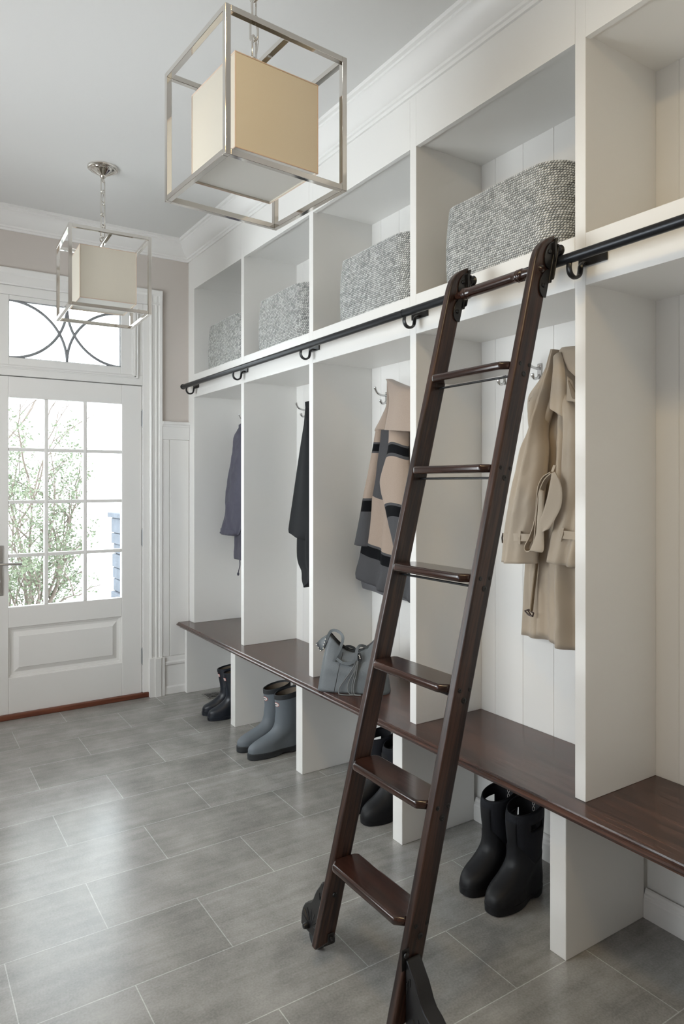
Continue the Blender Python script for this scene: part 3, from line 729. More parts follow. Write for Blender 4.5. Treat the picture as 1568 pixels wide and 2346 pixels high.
put('storm_flap', cloth([(0, 1272, 822, 1286, 806, .03), (1, 1270, 850, 1294, 840, .02), (2, 1264, 905, 1298, 900, .008), (2.6, 1262, 932, 1298, 938, .004), (3, 1263, 935, 1297, 957, .002)], .160, .018, .012, [(1.0, .2, .005, .1)], 26, 16, wrinkle=.003, seed=5), M['trench'], tc_, smooth='all')
put('epaulette', cloth([(0, 1212, 914, 1221, 910, 0), (1, 1211, 920, 1221, 916, 0)], .165, .004, .004, (), 4, 6), M['trench'], tc_, smooth='all')
put('collar', cloth([(0, 1289, 798, 1345, 793, .05), (1, 1284, 806, 1352, 806, .03), (2, 1292, 822, 1352, 845, .02), (3, 1303, 842, 1350, 880, .02)], .19, .028, .03, [(1.0, .2, .006, .2)], 24, 22, wrinkle=.004, seed=6), M['trench'], tc_, smooth='all')
put('lapel', cloth([(0, 1301, 862, 1312, 872, .02), (1, 1300, 890, 1326, 902, .01), (2, 1297, 918, 1348, 924, .0)], .160, .010, .008, (), 18, 12), M['trench'], tc_, smooth='all')
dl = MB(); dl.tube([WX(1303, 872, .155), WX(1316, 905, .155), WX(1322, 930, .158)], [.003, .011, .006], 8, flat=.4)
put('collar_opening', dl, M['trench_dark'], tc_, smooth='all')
def strap(pts, x, w, th=.0035, n=40):
    P_ = smooth_path([WX(u, v, x+(d if d else 0)) for u, v, d in pts], n)
    return P_
def ribbon(path, wid, th, up=(1, 0, 0)):
    # flat ribbon swept along path, width vector lies across the path, roughly perpendicular to 'up'
    mb = MB(); rings = []
    m_ = len(path)
    for i, p in enumerate(path):
        t = (path[min(i+1, m_-1)]-path[max(i-1, 0)]).normalized(); a = Vector(up); a = (a-t*a.dot(t)).normalized(); b_ = t.cross(a)
        w = wid[i] if isinstance(wid, (list, tuple)) else wid
        rings.append([p+b_*w/2+a*th/2, p-b_*w/2+a*th/2, p-b_*w/2-a*th/2, p+b_*w/2-a*th/2])
    mb.grid(rings, 0, True); k = (m_-1)*4
    mb.f += [(3, 2, 1, 0), (k, k+1, k+2, k+3)]; mb.m += [0, 0]
    return mb
def wribbon(path, wv, th):
    # strap with an explicit width vector
    mb = MB(); rings = []; wv = Vector(wv); m_ = len(path)
    for i, p in enumerate(path):
        t = (path[min(i+1, m_-1)]-path[max(i-1, 0)]).normalized(); a = t.cross(wv).normalized()*th/2
        rings.append([p+wv/2+a, p-wv/2+a, p-wv/2-a, p+wv/2-a])
    mb.grid(rings, 0, True); k = (m_-1)*4; mb.f += [(3, 2, 1, 0), (k, k+1, k+2, k+3)]; mb.m += [0, 0]
    return mb
put('belt', wribbon(strap([(1266, 1082, 0), (1250, 1092, 0), (1239, 1112, 0), (1235, 1140, 0), (1233, 1175, 0), (1227, 1205, 0), (1217, 1232, 0), (1208, 1250, 0), (1208, 1259, 0), (1214, 1263, 0), (1222, 1258, 0), (1228, 1242, 0), (1231, 1215, 0), (1235, 1170, 0), (1240, 1130, 0), (1252, 1100, 0), (1268, 1084, 0)], .135, 0, n=70), (.030, .006, 0), .003), M['trench'], tc_, smooth=True, ang=50)
put('belt_front', cloth([(0, 1237, 1120, 1247, 1125, 0), (1, 1232, 1180, 1247, 1185, 0), (2, 1228, 1225, 1247, 1230, 0), (3, 1218, 1252, 1247, 1258, 0), (3.4, 1214, 1261, 1243, 1266, .002)], .122, .006, .004, (), 24, 10, edge=.4), M['trench'], tc_, smooth='all')
put('belt_tail', cloth([(0, 1265, 1084, 1274, 1081, 0), (1, 1262, 1100, 1287, 1112, 0), (2, 1254, 1140, 1287, 1156, 0), (3, 1243, 1178, 1271, 1192, 0), (3.8, 1237, 1196, 1259, 1211, 0), (4.2, 1242, 1217, 1247, 1218, 0)], .108, .004, .003, [(.7, .2, .002, .2)], 36, 14, edge=.2), M['trench'], tc_, smooth=True, ang=50)
put('belt_tail', ribbon(strap([(1232, 1268, 0), (1228, 1310, 0), (1222, 1360, 0), (1218, 1400, 0)], .205, 0, n=20), .020, .004, (.3, -1, 0)), M['trench_dark'], tc_, smooth=True, ang=50)
put('belt_buckle', MB().tube([WX(1203, 1399, .20), WX(1212, 1397, .20), WX(1223, 1405, .20), WX(1221, 1412, .20), WX(1211, 1408, .20)], .0035, 8, closed=True).tube([WX(1209, 1397, .20), WX(1217, 1409, .20)], .0022, 6), M['horn'], tc_, smooth='all')
put('belt_loop', ribbon([WX(1272, 1066, .143), WX(1267, 1080, .140), WX(1262, 1096, .143)], .010, .004, (1, 0, 0)), M['trench'], tc_)
def cuff(pts, x, w): return ribbon(smooth_path([WX(u, v, x+d) for u, v, d in pts], 24), w, .005, (1, 0, 0))
put('cuff_strap', cuff([(1155, 1229, .03), (1166, 1230, -.004), (1190, 1231, -.012), (1214, 1232, -.006), (1232, 1233, .028)], .1385, .026), M['trench'], tc_, smooth=True)
put('cuff_strap', cuff([(1268, 1222, .03), (1282, 1224, -.004), (1305, 1226, -.012), (1330, 1229, -.006), (1350, 1232, .028)], .1385, .026), M['trench'], tc_, smooth=True)
put('cuff_loop', ribbon([WX(1192, 1217, .128), WX(1191, 1231, .122), WX(1191, 1246, .128)], .010, .004, (1, 0, 0)), M['trench'], tc_)
put('cuff_loop', ribbon([WX(1291, 1210, .130), WX(1288, 1224, .122), WX(1284, 1239, .130)], .010, .004, (1, 0, 0)), M['trench'], tc_)
put('cuff_buckle', MB().tube([WX(1153, 1222, .20), WX(1151, 1232, .19), WX(1152, 1243, .20), WX(1158, 1243, .21), WX(1158, 1222, .21)], .003, 8, closed=True), M['horn'], tc_, smooth='all')

# striped wool coat, bay three
wc = thing('wool_coat', 'tan and grey wool wrap coat with black bands, in the bay left of the ladder', 'coat', WX(900, 1100, .25))
WC = {0: (.36, .285, .235, 1), 1: (.075, .075, .08, 1), 2: (.006, .0065, .008, 1)}
def wool(name, lims, bowk=0.0, lapel=False):
    # bands across the garment: lims = [(upper limit of v 0..1, colour)], bowk bends the bands over the sleeve
    m, nt, b = mat(name); b.inputs['Roughness'].default_value = .95; b.inputs['Specular IOR Level'].default_value = .15
    uvn = N(nt, 'ShaderNodeUVMap'); sp = N(nt, 'ShaderNodeSeparateXYZ'); nt.links.new(uvn.outputs[0], sp.inputs[0])
    def mt(op, a, b_=0.0, c_=0.0):
        q = N(nt, 'ShaderNodeMath', operation=op)
        for i, x in enumerate((a, b_, c_)):
            if isinstance(x, (int, float)): q.inputs[i].default_value = x
            else: nt.links.new(x, q.inputs[i])
        return q.outputs[0]
    tt = sp.outputs[1]
    if bowk:
        u2 = mt('MULTIPLY_ADD', sp.outputs[0], 2.0, -1.0)
        tt = mt('MULTIPLY_ADD', mt('MULTIPLY', u2, u2), -bowk, tt)
    ramp = N(nt, 'ShaderNodeValToRGB'); ramp.color_ramp.interpolation = 'CONSTANT'; el = ramp.color_ramp.elements
    el[0].position = 0; el[0].color = WC[lims[0][1]]; el[1].position = min(.999, lims[0][0]); el[1].color = WC[lims[1][1]]
    for k in range(1, len(lims)-1): q = el.new(lims[k][0]); q.color = WC[lims[k+1][1]]
    nt.links.new(tt, ramp.inputs[0]); c = ramp.outputs[0]
    if lapel:
        mk = mt('MULTIPLY', mt('LESS_THAN', sp.outputs[0], .42), mt('LESS_THAN', mt('MULTIPLY_ADD', sp.outputs[0], -.107, sp.outputs[1]), .43))
        mx = N(nt, 'ShaderNodeMix', data_type='RGBA'); nt.links.new(mk, mx.inputs[0]); nt.links.new(c, mx.inputs[6]); mx.inputs[7].default_value = WC[1]; c = mx.outputs[2]
    tc = N(nt, 'ShaderNodeTexCoord'); n1 = N(nt, 'ShaderNodeTexNoise', Scale=620.0, Detail=3.0); nt.links.new(tc.outputs['Object'], n1.inputs['Vector'])
    sc_ = N(nt, 'ShaderNodeVectorMath', operation='SCALE'); nt.links.new(c, sc_.inputs[0]); nt.links.new(mt('MULTIPLY_ADD', n1.outputs['Fac'], .5, .75), sc_.inputs['Scale'])
    nt.links.new(sc_.outputs[0], b.inputs['Base Color'])
    bp = N(nt, 'ShaderNodeBump', Strength=.4, Distance=.002); nt.links.new(n1.outputs['Fac'], bp.inputs['Height']); nt.links.new(bp.outputs[0], b.inputs['Normal'])
    return m
tq = lambda v: (v-985)/(1322-985)
put('body', cloth(R5([(985, 868, 975, 0, .02), (1050, 860, 985, 0, .01), (1130, 852, 992, 20, 0), (1180, 843, 996, 50, 0), (1235, 833, 998, 72, -.004), (1275, 826, 1000, 72, -.006), (1308, 817, 1000, 72, -.008), (1322, 818, 998, 72, .0)]), .235, .045, .06, [(2.6, .0, .016, .1), (5.2, .3, .006, -.1)], 68, 40, wrinkle=.003, seed=11), wool('wool_body', [(tq(1233), 0), (tq(1238), 1), (tq(1262), 2), (tq(1266), 1), (1, 1)], 0, True), wc, smooth='all')
put('hem_fold', cloth(R5([(1318, 822, 990, 62, .0), (1340, 826, 990, 50, .01), (1346, 828, 990, 46, .015)]), .285, .02, .03, [(2.0, .3, .01, .1)], 10, 30), M['woolgrey'], wc, smooth='all')
v0, v1 = 985., 1247.; q_ = lambda v: (v-v0)/(v1-v0)
put('sleeve', cloth(R5([(985, 867, 880, 0, .03), (1036, 857, 874, 0, .02), (1090, 846, 866, 0, .01), (1141, 835, 856, 0, .005), (1175, 829, 852, 1, 0), (1247, 814, 846, 5, 0)]), .205, .028, .03, [(1.0, .3, .004, .3)], 70, 14, seed=12), wool('wool_far_sleeve', [(q_(1013), 0), (q_(1017), 1), (q_(1034), 2), (q_(1038), 1), (q_(1141), 0), (q_(1146), 1), (q_(1171), 2), (q_(1177), 1), (1, 1)]), wc, smooth='all')
v2, v3 = 975., 1290.; q2 = lambda v: (v-v2)/(v3-v2)
put('sleeve', cloth(R5([(975, 899, 935, 0, .065), (992, 899, 935, 0, .035), (1021, 897, 935, 0, .015), (1048, 891, 936, 0, .008), (1098, 876, 938, 0, .0), (1125, 878, 938, 0, .0), (1153, 885, 940, 0, .002), (1188, 893, 942, 0, .006), (1240, 905, 946, 4, .010), (1290, 912, 950, 6, .012)]), .165, .045, .03, [(1.0, .1, .006, .4)], 84, 18, wrinkle=.003, seed=13), wool('wool_near_sleeve', [(q2(1012), 0), (q2(1017), 1), (q2(1037), 2), (q2(1044), 1), (q2(1150), 0), (q2(1156), 1), (q2(1181), 2), (q2(1187), 1), (1, 1)], .03), wc, smooth='all')
put('collar', cloth([(0, 888.5, 870, 896, 868, .06), (.6, 888, 876, 925, 880, .04), (1.2, 889, 890, 955, 892, .02), (2.4, 892, 920, 962, 922, .005), (4.6, 882, 980, 964, 986, -.01), (4.9, 881, 985, 964, 990, -.01)], .170, .020, .02, [(1.2, .5, .004, .2)], 44, 24, seed=14), M['wooltan'], wc, smooth='all')
put('collar', cloth([(0, 889, 872, 893, 876, .03), (1, 887, 925, 894, 925, .02), (2, 877, 950, 890, 950, .01), (3, 858, 986, 885, 986, 0), (3.1, 859, 988, 885, 989, 0)], .240, .010, .012, (), 26, 8, seed=15), M['wooltan'], wc, smooth='all')

# black garment, bay two
bg_ = thing('black_coat', 'black knit garment hanging in the second bay from the door wall', 'coat', WX(720, 1100, .22))
put('body', cloth([(0, 708, 925, 722, 918, .06), (1, 700, 975, 745, 965, .04), (2, 692, 1060, 765, 1060, .02), (3, 685, 1160, 775, 1160, .0), (4, 682, 1268, 778, 1268, 0), (4.4, 686, 1292, 778, 1300, 0), (4.7, 693, 1308, 776, 1315, 0), (5, 694, 1328, 770, 1335, 0), (5.3, 700, 1346, 735, 1340, 0)], .225, .04, .05, [(2.2, .2, .012, .15), (4.1, .6, .006, -.1)], 60, 30, seed=21, wrinkle=.003), M['blackcloth'], bg_, smooth='all')
put('draped_side', cloth([(0, 706, 940, 712, 935, .05), (1, 694, 1002, 714, 1000, .02), (2, 684, 1062, 716, 1062, .01), (3, 670, 1150, 718, 1155, .0), (3.8, 661, 1212, 715, 1228, 0), (4.0, 662, 1219, 706, 1240, 0)], .185, .022, .02, [(1.0, .35, .006, .2)], 44, 16, seed=22), M['blackcloth'], bg_, smooth='all')

# navy grey jacket, bay one
nj = thing('rain_jacket', 'crinkled navy grey jacket hanging in the bay next to the door wall', 'coat', WX(560, 1100, .22))
put('body', cloth([(0, 553, 975, 575, 968, .05), (1, 545, 1030, 590, 1025, .03), (2, 540, 1150, 600, 1150, .0), (3, 540, 1225, 602, 1225, 0), (3.6, 538, 1276, 600, 1282, 0), (3.7, 539, 1280, 600, 1286, 0)], .235, .04, .05, [(2.0, .1, .010, .3)], 44, 24, wrinkle=.012, seed=31), M['nylon'], nj, smooth='all')
put('sleeve', cloth([(0, 549, 985, 566, 978, .04), (.6, 540, 1003, 570, 1000, .02), (1.5, 533, 1048, 570, 1048, .005), (2.8, 520, 1120, 566, 1120, .0), (4, 516, 1178, 560, 1180, -.004), (4.5, 510, 1203, 554, 1206, -.006), (4.9, 507, 1218, 548, 1224, -.002), (5, 509, 1222, 542, 1228, .004)], .185, .034, .03, [(1.2, .2, .006, .6)], 60, 20, wrinkle=.016, seed=32), M['nylon'], nj, smooth='all')
put('cuff', cloth([(0, 508, 1210, 548, 1214, 0), (1, 508, 1219, 545, 1224, .0), (1.3, 511, 1222, 540, 1228, 0)], .180, .036, .03, (), 8, 20, wrinkle=.008, seed=33), M['nylon'], nj, smooth='all')
put('drawcord', MB().tube(smooth_path([WX(549, 1278, .2), WX(550, 1295, .2), WX(547, 1308, .2), WX(546, 1316, .2)], 14), .0035, 6).ball(WX(546, 1315, .2), .008, sq=1.5).ball(WX(506, 1220, .165), .007), M['nylon'], nj, smooth='all')

# ------------------------------------------------------------------ boots
class Boot:
    def __init__(s, tab, tilt=0.0, zt=.25, ball=.14):
        s.tab = tab; s.tilt = tilt; s.zt = zt; s.top = tab[-1][0]
    def pt(s, z, a, off=0.0):
        xh, xt, hw, foot = cat_interp(s.tab, z)
        c = (xh+xt)/2; r = (xt-xh)/2
        ca, sa = math.cos(a), math.sin(a)
        x = c+(r+off)*ca
        sx = (ca+1)/2
        wmod = 1-foot*(.20*math.exp(-((sx-.42)/.16)**2))-foot*.16*max(0, .35-sx)
        ex = 1-.28*foot
        y = (hw+off)*(1 if sa >= 0 else -1)*abs(sa)**ex*wmod
        zz = z
        if z > s.zt: zz = z+s.tilt*(c-x)*(z-s.zt)/(s.top-s.zt)
        return Vector((x, y, zz))
    def shell(s, z0, z1, n=24, na=48, off=0.0):
        return [[s.pt(z0+(z1-z0)*j/n, 2*PI*i/na, off) for i in range(na)] for j in range(n+1)]
def boot_xf(mb, heel, ang):
    R = Matrix.Rotation(ang, 4, 'Z')
    mb.v = [tuple(R @ Vector(p)+Vector((heel[0], heel[1], 0))) for p in mb.v]; return mb
def patch(bt, z0, z1, a0, a1, off, nz=4, na=10, oval=False):
    if oval:
        P_ = [[bt.pt((z0+z1)/2+(z1-z0)/2*r*math.sin(q), (a0+a1)/2+(a1-a0)/2*r*math.cos(q), off) for q in [2*PI*k/24 for k in range(24)]] for r in (.01, .5, 1)]
        return MB().grid(P_, 0, True)
    return MB().grid([[bt.pt(z0+(z1-z0)*j/nz, a0+(a1-a0)*i/na, off) for i in range(na+1)] for j in range(nz+1)])
def text_geo(txt):
    cu = bpy.data.curves.new('t', 'FONT'); cu.body = txt; cu.align_x = 'CENTER'; cu.align_y = 'CENTER'; cu.size = 1.0; cu.resolution_u = 2
    ob = bpy.data.objects.new('t', cu); col.objects.link(ob)
    me = bpy.data.meshes.new_from_object(ob.evaluated_get(bpy.context.evaluated_depsgraph_get()))
    v = [tuple(p.co) for p in me.vertices]; f = [tuple(p.vertices) for p in me.polygons]
    bpy.data.objects.remove(ob); bpy.data.curves.remove(cu); bpy.data.meshes.remove(me)
    return v, f
def text_patch(bt, txt, zc, ac, hgt, width_ang, off, vertical=False):
    v, f = text_geo(txt); w = max(p[0] for p in v)-min(p[0] for p in v); mb = MB(); vv = []
    for x, y, _ in v:
        if vertical: vv.append(bt.pt(zc+x/w*hgt, ac+y*width_ang, off))
        else: vv.append(bt.pt(zc+y*hgt, ac-x/w*width_ang, off))
    mb.add(vv, f); return mb
def make_boot(bt, heel, ang, label, group, mats, lin, sole_h=.026, band=0, split=None, holes=False, sole_off=.004):
    t = thing('rubber_boot', label, 'boot', (heel[0], heel[1], 0), group)
    na = 56
    # sole
    so = MB(); P_ = []
    for z, of in ((0.0, -.003), (.003, sole_off), (sole_h, sole_off), (sole_h+.003, .0)):
        P_.append([bt.pt(max(z, 0), 2*PI*i/na, of) for i in range(na)])
    so.grid(P_, 0, True); so.f += [tuple(range(na)), tuple(range(3*na, 4*na))]; so.m += [0, 0]
    # waist cut between heel and ball
    vs = []
    for p in so.v:
        if p[2] < .004:
            L_ = bt.tab[0][2]; s_ = p[0]/L_
            up = .009*max(0, 1-((s_-.36)/.10)**4) if abs(s_-.36) < .10 else 0
            vs.append((p[0], p[1], p[2]+up))
        else: vs.append(p)
    so.v = vs
    put('sole', boot_xf(so, heel, ang), mats['sole'], t, smooth=True, ang=40)
    Sh = bt.shell(sole_h, bt.top, 44, na)
    up = MB(); lo = MB(); nrow = len(Sh)
    def hole(p, z, a):
        if not holes: return False
        zc = bt.top-.050; aa = min(abs(a-PI/2), abs(a-3*PI/2))
        return abs(z-zc) < .013 and aa < .50
    for tgt, want in ((up, True),):
        tgt.v = [tuple(p) for r in Sh for p in r]
        for j in range(nrow-1):
            for i in range(na):
                z = sole_h+(bt.top-sole_h)*(j+.5)/44; a = 2*PI*(i+.5)/na
                if hole(None, z, a): continue
                iu = (z > .085) if split else True
                if iu == want:
                    i2 = (i+1) % na; tgt.f.append((j*na+i, j*na+i2, (j+1)*na+i2, (j+1)*na+i)); tgt.m.append(0)
        used = sorted({k for f in tgt.f for k in f}); mp_ = {k: q for q, k in enumerate(used)}
        tgt.v = [tgt.v[k] for k in used]; tgt.f = [tuple(mp_[k] for k in f) for f in tgt.f]
    sh = put('shaft', boot_xf(up, heel, ang), mats['upper'], t, smooth='all', solid=.004 if holes else 0)
    if split:
        G = []
        for j in range(31):
            row = []
            for i in range(na):
                a = 2*PI*i/na; c = math.cos(a); lim = .128+.075*max(c, 0)**1.5+.03*max(-c, 0)
                row.append(bt.pt(sole_h+(lim-sole_h)*j/30, a, .0048 if j < 30 else .0015))
            G.append(row)
        put('foot_shell', boot_xf(MB().grid(G, 0, True), heel, ang), mats['foot'], t, smooth='all')
    # lining: inner wall and rim
    zi = bt.top-.16; ln = MB()
    rows_ = [[bt.pt(bt.top, 2*PI*i/na, 0) for i in range(na)]]
    zs = [bt.top+.0015, bt.top]+[bt.top-(bt.top-zi)*k/16 for k in range(1, 17)]
    rim = MB().grid([[bt.pt(bt.top-.004, 2*PI*i/na, .0012) for i in range(na)], [bt.pt(bt.top+.002, 2*PI*i/na, .0008) for i in range(na)], [bt.pt(bt.top+.003, 2*PI*i/na, -.003) for i in range(na)], [bt.pt(bt.top+.001, 2*PI*i/na, -.006) for i in range(na)], [bt.pt(bt.top-.006, 2*PI*i/na, -.006) for i in range(na)]], 0, True)
    put('rim', boot_xf(rim, heel, ang), mats['rim'], t, smooth='all')
    IN = [[bt.pt(z, 2*PI*i/na, -.0055) for i in range(na)] for z in zs[1:]]
    ln.v = [tuple(p) for r in IN for p in r]
    for j in range(len(IN)-1):
        for i in range(na):
            z = (zs[1:][j]+zs[1:][j+1])/2; a = 2*PI*(i+.5)/na
            if holes and abs(z-(bt.top-.050)) < .0150 and min(abs(a-PI/2), abs(a-3*PI/2)) < .50: continue
            i2 = (i+1) % na; ln.f.append((j*na+i, j*na+i2, (j+1)*na+i2, (j+1)*na+i)); ln.m.append(0)
    ln.f.append(tuple((len(IN)-1)*na+i for i in range(na))); ln.m.append(0)
    put('lining', boot_xf(ln, heel, ang), lin, t, smooth='all')
    if band:
        bd = MB().grid(bt.shell(bt.top-band, bt.top+.001, 4, na, .0022), 0, True)
        put('top_band', boot_xf(bd, heel, ang), mats['sole'], t, smooth='all')
    return t, sh

# grey boots under bay two
GB = Boot([(0, 0, .300, .046, 1), (.03, -.002, .301, .049, 1), (.056, -.002, .298, .050, 1), (.072, -.002, .276, .050, 1), (.086, -.002, .242, .049, .95), (.102, -.001, .200, .047, .65), (.120, 0, .168, .046, .35), (.148, 0, .149, .046, .1), (.180, -.002, .143, .048, 0), (.22, -.006, .139, .050, 0), (.28, -.010, .144, .052, 0), (.315, -.011, .146, .052, 0)], .16, .2)
gm_ = {'sole': M['darkrub'], 'upper': M['greyrub'], 'rim': M['darkrub']}
for hl, ang, lb in (((.124, 3.238), math.radians(182), 'matte grey rubber boot, nearer of the pair under the second bay'),
                    ((.120, 3.358), math.radians(181), 'matte grey rubber boot, farther of the pair under the second bay')):
    t, sh = make_boot(GB, hl, ang, lb, 'pair of grey rubber boots', gm_, M['lining'], .030, .024)
    l1 = put('label_patch', boot_xf(patch(GB, .250, .276, -.22, .46, .0012, oval=True), hl, ang), M['red'], sh, smooth='all')
    put('label_face', boot_xf(patch(GB, .2525, .2735, -.17, .41, .0020, oval=True), hl, ang), M['white'], sh, smooth='all')
    sq_ = MB().tube([GB.pt(.263+.0025*math.sin(k*1.9), -.08+.38*k/16, .0028) for k in range(17)], .0010, 5)
    put('label_script', boot_xf(sq_, hl, ang), M['ink'], sh, smooth='all')

# navy boots under bay one
NB = Boot([(0, 0, .232, .040, 1), (.022, -.002, .234, .042, 1), (.045, -.002, .231, .043, 1), (.058, -.002, .219, .042, 1), (.070, -.002, .192, .041, .8), (.088, 0, .160, .039, .5), (.115, .002, .130, .039, .2), (.15, .004, .122, .041, 0), (.21, -.002, .130, .043, 0), (.255, -.008, .138, .045, 0), (.278, -.010, .140, .045, 0)], .13, .17)
nm2 = {'sole': M['navyrub'], 'upper': M['navyrub'], 'rim': M['navyrub']}
for hl, ang, lb in (((.108, 3.872), math.radians(173), 'glossy navy rain boot, nearer of the pair by the door wall'),
                    ((.114, 3.974), math.radians(172), 'glossy navy rain boot, farther of the pair by the door wall')):
    t, sh = make_boot(NB, hl, ang, lb, 'pair of navy rain boots', nm2, M['lining'], .020, .016)
    put('label_patch', boot_xf(patch(NB, .231, .251, -.20, .44, .0012), hl, ang), M['red'], sh, smooth='all')
    put('label_face', boot_xf(patch(NB, .2335, .2485, -.16, .40, .0020), hl, ang), M['white'], sh, smooth='all')
    put('label_letters', boot_xf(text_patch(NB, 'HUNTER', .241, .12, .009, .46, .0028), hl, ang), M['ink'], sh)
    put('side_stud', boot_xf(MB().ball(NB.pt(.232, 1.05, .001), .005), hl, ang), M['chrome'], sh, smooth='all')

# black insulated boots with handles, bays three and four
BT = Boot([(z*.845, a*.92, b_*.92, h*.95, f) for z, a, b_, h, f in [(0, 0, .272, .052, 1), (.03, -.003, .274, .054, 1), (.060, -.003, .266, .055, 1), (.080, -.002, .246, .054, 1), (.100, 0, .212, .052, .8), (.125, .002, .178, .050, .5), (.155, .004, .152, .050, .2), (.20, .000, .146, .052, 0), (.27, -.008, .154, .056, 0), (.335, -.012, .156, .058, 0), (.362, -.006, .150, .056, 0)]], .20, .22)
bm_ = {'sole': M['blackrub'], 'upper': M['neoprene'], 'foot': M['blackrub'], 'rim': M['blackrub']}
BG = 'black insulated pull-on boots'
for hl, ang, lb in (((.188, 1.664), math.radians(186), 'black insulated boot with handle holes, the nearer of the pair right of the ladder'),
                    ((.190, 1.784), math.radians(185), 'black insulated boot with handle holes, the farther of the pair right of the ladder'),
                    ((.183, 2.358), math.radians(180), 'black insulated boot behind the ladder, the nearer of that pair'),
                    ((.181, 2.480), math.radians(180), 'black insulated boot behind the ladder, the farther of that pair')):
    t, sh = make_boot(BT, hl, ang, lb, BG, bm_, M['darklining'], .026, 0, True, True, .006)
    put('tab_letters', boot_xf(text_patch(BT, 'BOGS', .268, PI+.25, .050, .26, -.0085, True), hl, ang), M['white'], sh)
    put('shin_strip', boot_xf(patch(BT, .12, .282, -.30, .34, .0056, 20, 10), hl, ang), M['blackrub'], t, smooth='all')

# ------------------------------------------------------------------ grey handbag on the bench
BC = Vector((.058, 2.612, ZB)); BL = Vector((.713, -.701, 0)); BN = Vector((-.701, -.713, 0))   # centre, long axis, outward normal of the front
hb_ = thing('handbag', 'grey pebbled leather tote bag with studs, sitting on the bench behind the ladder', 'bag', tuple(BC))
def WP(u, v, off):
    d = Vector(ray(u, v)); o = Vector((CAMX, 0, CAMZ)); k = (off-(o-BC).dot(BN))/d.dot(BN)
    return o+d*k
def bag_pt(t, a):
    ca, sa = math.cos(a), math.sin(a)
    hl = .163-.048*t**.9+.006*math.sin(PI*t); ht = .068-.046*t; e_ = .42+.1*t
    l = hl*(1 if ca >= 0 else -1)*abs(ca)**e_; w = ht*(1 if sa >= 0 else -1)*abs(sa)**e_
    k = l/hl; ztop = .172+.082*abs(k)**1.9
    sag = .008*noise.noise(Vector((a*1.4, t*3, 1)))*math.sin(PI*min(1, t+.05))
    if sa > 0: w += .010*math.sin(PI*t)*(1-k*k)
    return BC+BL*l+BN*(w+sag)+Vector((0, 0, .002+t*ztop))
na = 72
bd = MB().grid([[bag_pt(j/24, 2*PI*i/na) for i in range(na)] for j in range(25)], 0, True)
bd.f.append(tuple(range(na))); bd.m.append(0)
put('bag_body', bd, M['leather'], hb_, smooth='all', solid=.003)
put('top_edge', MB().tube([bag_pt(1, 2*PI*i/na) for i in range(na)], .0026, 6, closed=True), M['leatherdk'], hb_, smooth='all')
put('seam', MB().tube([bag_pt(t/14, PI*.56-.03*t/14)+BN*.0018 for t in range(14)], .0014, 6), M['leatherdk'], hb_, smooth='all')
fl = MB().grid([[WP(757, 1452, .0), WP(748, 1455, .0), WP(737, 1462, .0), WP(724, 1475, .004)], [WP(753, 1463, .012), WP(746, 1466, .010), WP(738, 1472, .008), WP(728, 1481, .008)], [WP(748, 1474, .016), WP(743, 1477, .014), WP(739, 1481, .012), WP(732, 1487, .010)], [WP(742, 1487, .016), WP(740, 1489, .015), WP(738, 1491, .013), WP(736, 1493, .012)]])
fp = put('side_flap', fl, M['leather'], hb_, smooth='all', solid=.003)
put('flap_edge', MB().tube([WP(757, 1452, .003), WP(753, 1463, .015), WP(748, 1474, .019), WP(742, 1487, .019)], .003, 6), M['leatherdk'], fp, smooth='all')
for u, v in ((746.5, 1464.5), (744.5, 1471.5), (742, 1478), (741.5, 1485)): put('stud', MB().ball(WP(u, v, .020), .0042), M['steel'], fp, smooth='all')
for u, v in ((726, 1477), (730.5, 1484.5), (735.5, 1491)): put('stud', MB().ball(WP(u, v, .014), .0040), M['steel'], fp, smooth='all')
def bstrap(pts, w=.0125): return ribbon(smooth_path([WP(u, v, o) for u, v, o in pts], 44), w, .004, BN)
h1 = [(765, 1515, .052), (770, 1503, .054), (777.5, 1490, .054), (784, 1474, .050), (786, 1461, .046), (781, 1451, .040), (770, 1444.5, .034), (760, 1445, .028), (754, 1453, .022), (750, 1463, .018), (744, 1484, .018)]
put('handle', bstrap(h1), M['leather'], hb_, smooth=True, ang=50)
h2 = [(772, 1509, .058), (779, 1514, .060), (786, 1518.5, .062), (800, 1520, .064), (811, 1515, .064), (816, 1504, .060), (818, 1490, .054), (824, 1480, .046), (834, 1480, .034), (846, 1486, .02)]
put('handle', bstrap(h2), M['leather'], hb_, smooth=True, ang=50)
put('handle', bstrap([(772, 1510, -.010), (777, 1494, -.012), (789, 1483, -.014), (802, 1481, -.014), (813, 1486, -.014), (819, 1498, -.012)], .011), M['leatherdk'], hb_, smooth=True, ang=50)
cc = WP(825, 1505, .050)
cl = put('clasp', MB().prism([(-.010, -.020), (.006, -.022), (.011, -.010), (.006, .014), (-.002, .022), (-.010, .016)], 0, .004, lambda a, b, t: cc+BL*a+BN*t+Vector((0, 0, b))), M['leatherdk'], hb_, bevel=.002)
for k in range(3): put('stud', MB().ball(WP(823.5+1.2*k, 1501.5+3.6*k, .055), .0038), M['steel'], cl, smooth='all')
cords = [[(817, 1514, .058), (806, 1535, .066), (790, 1558, .072), (778, 1576, .078), (777, 1590, .090), (788, 1600, .100), (812, 1602, .095)],
         [(819, 1514, .058), (811, 1540, .066), (800, 1562, .072), (797, 1578, .078), (803, 1592, .088), (816, 1599, .09), (828, 1598, .085)],
         [(820, 1514, .058), (814, 1540, .067), (808, 1568, .074), (807, 1588, .084), (815, 1602, .094), (828, 1608, .096)],
         [(821, 1514, .058), (817, 1545, .068), (811, 1572, .076), (812, 1590, .084), (822, 1600, .088)]]
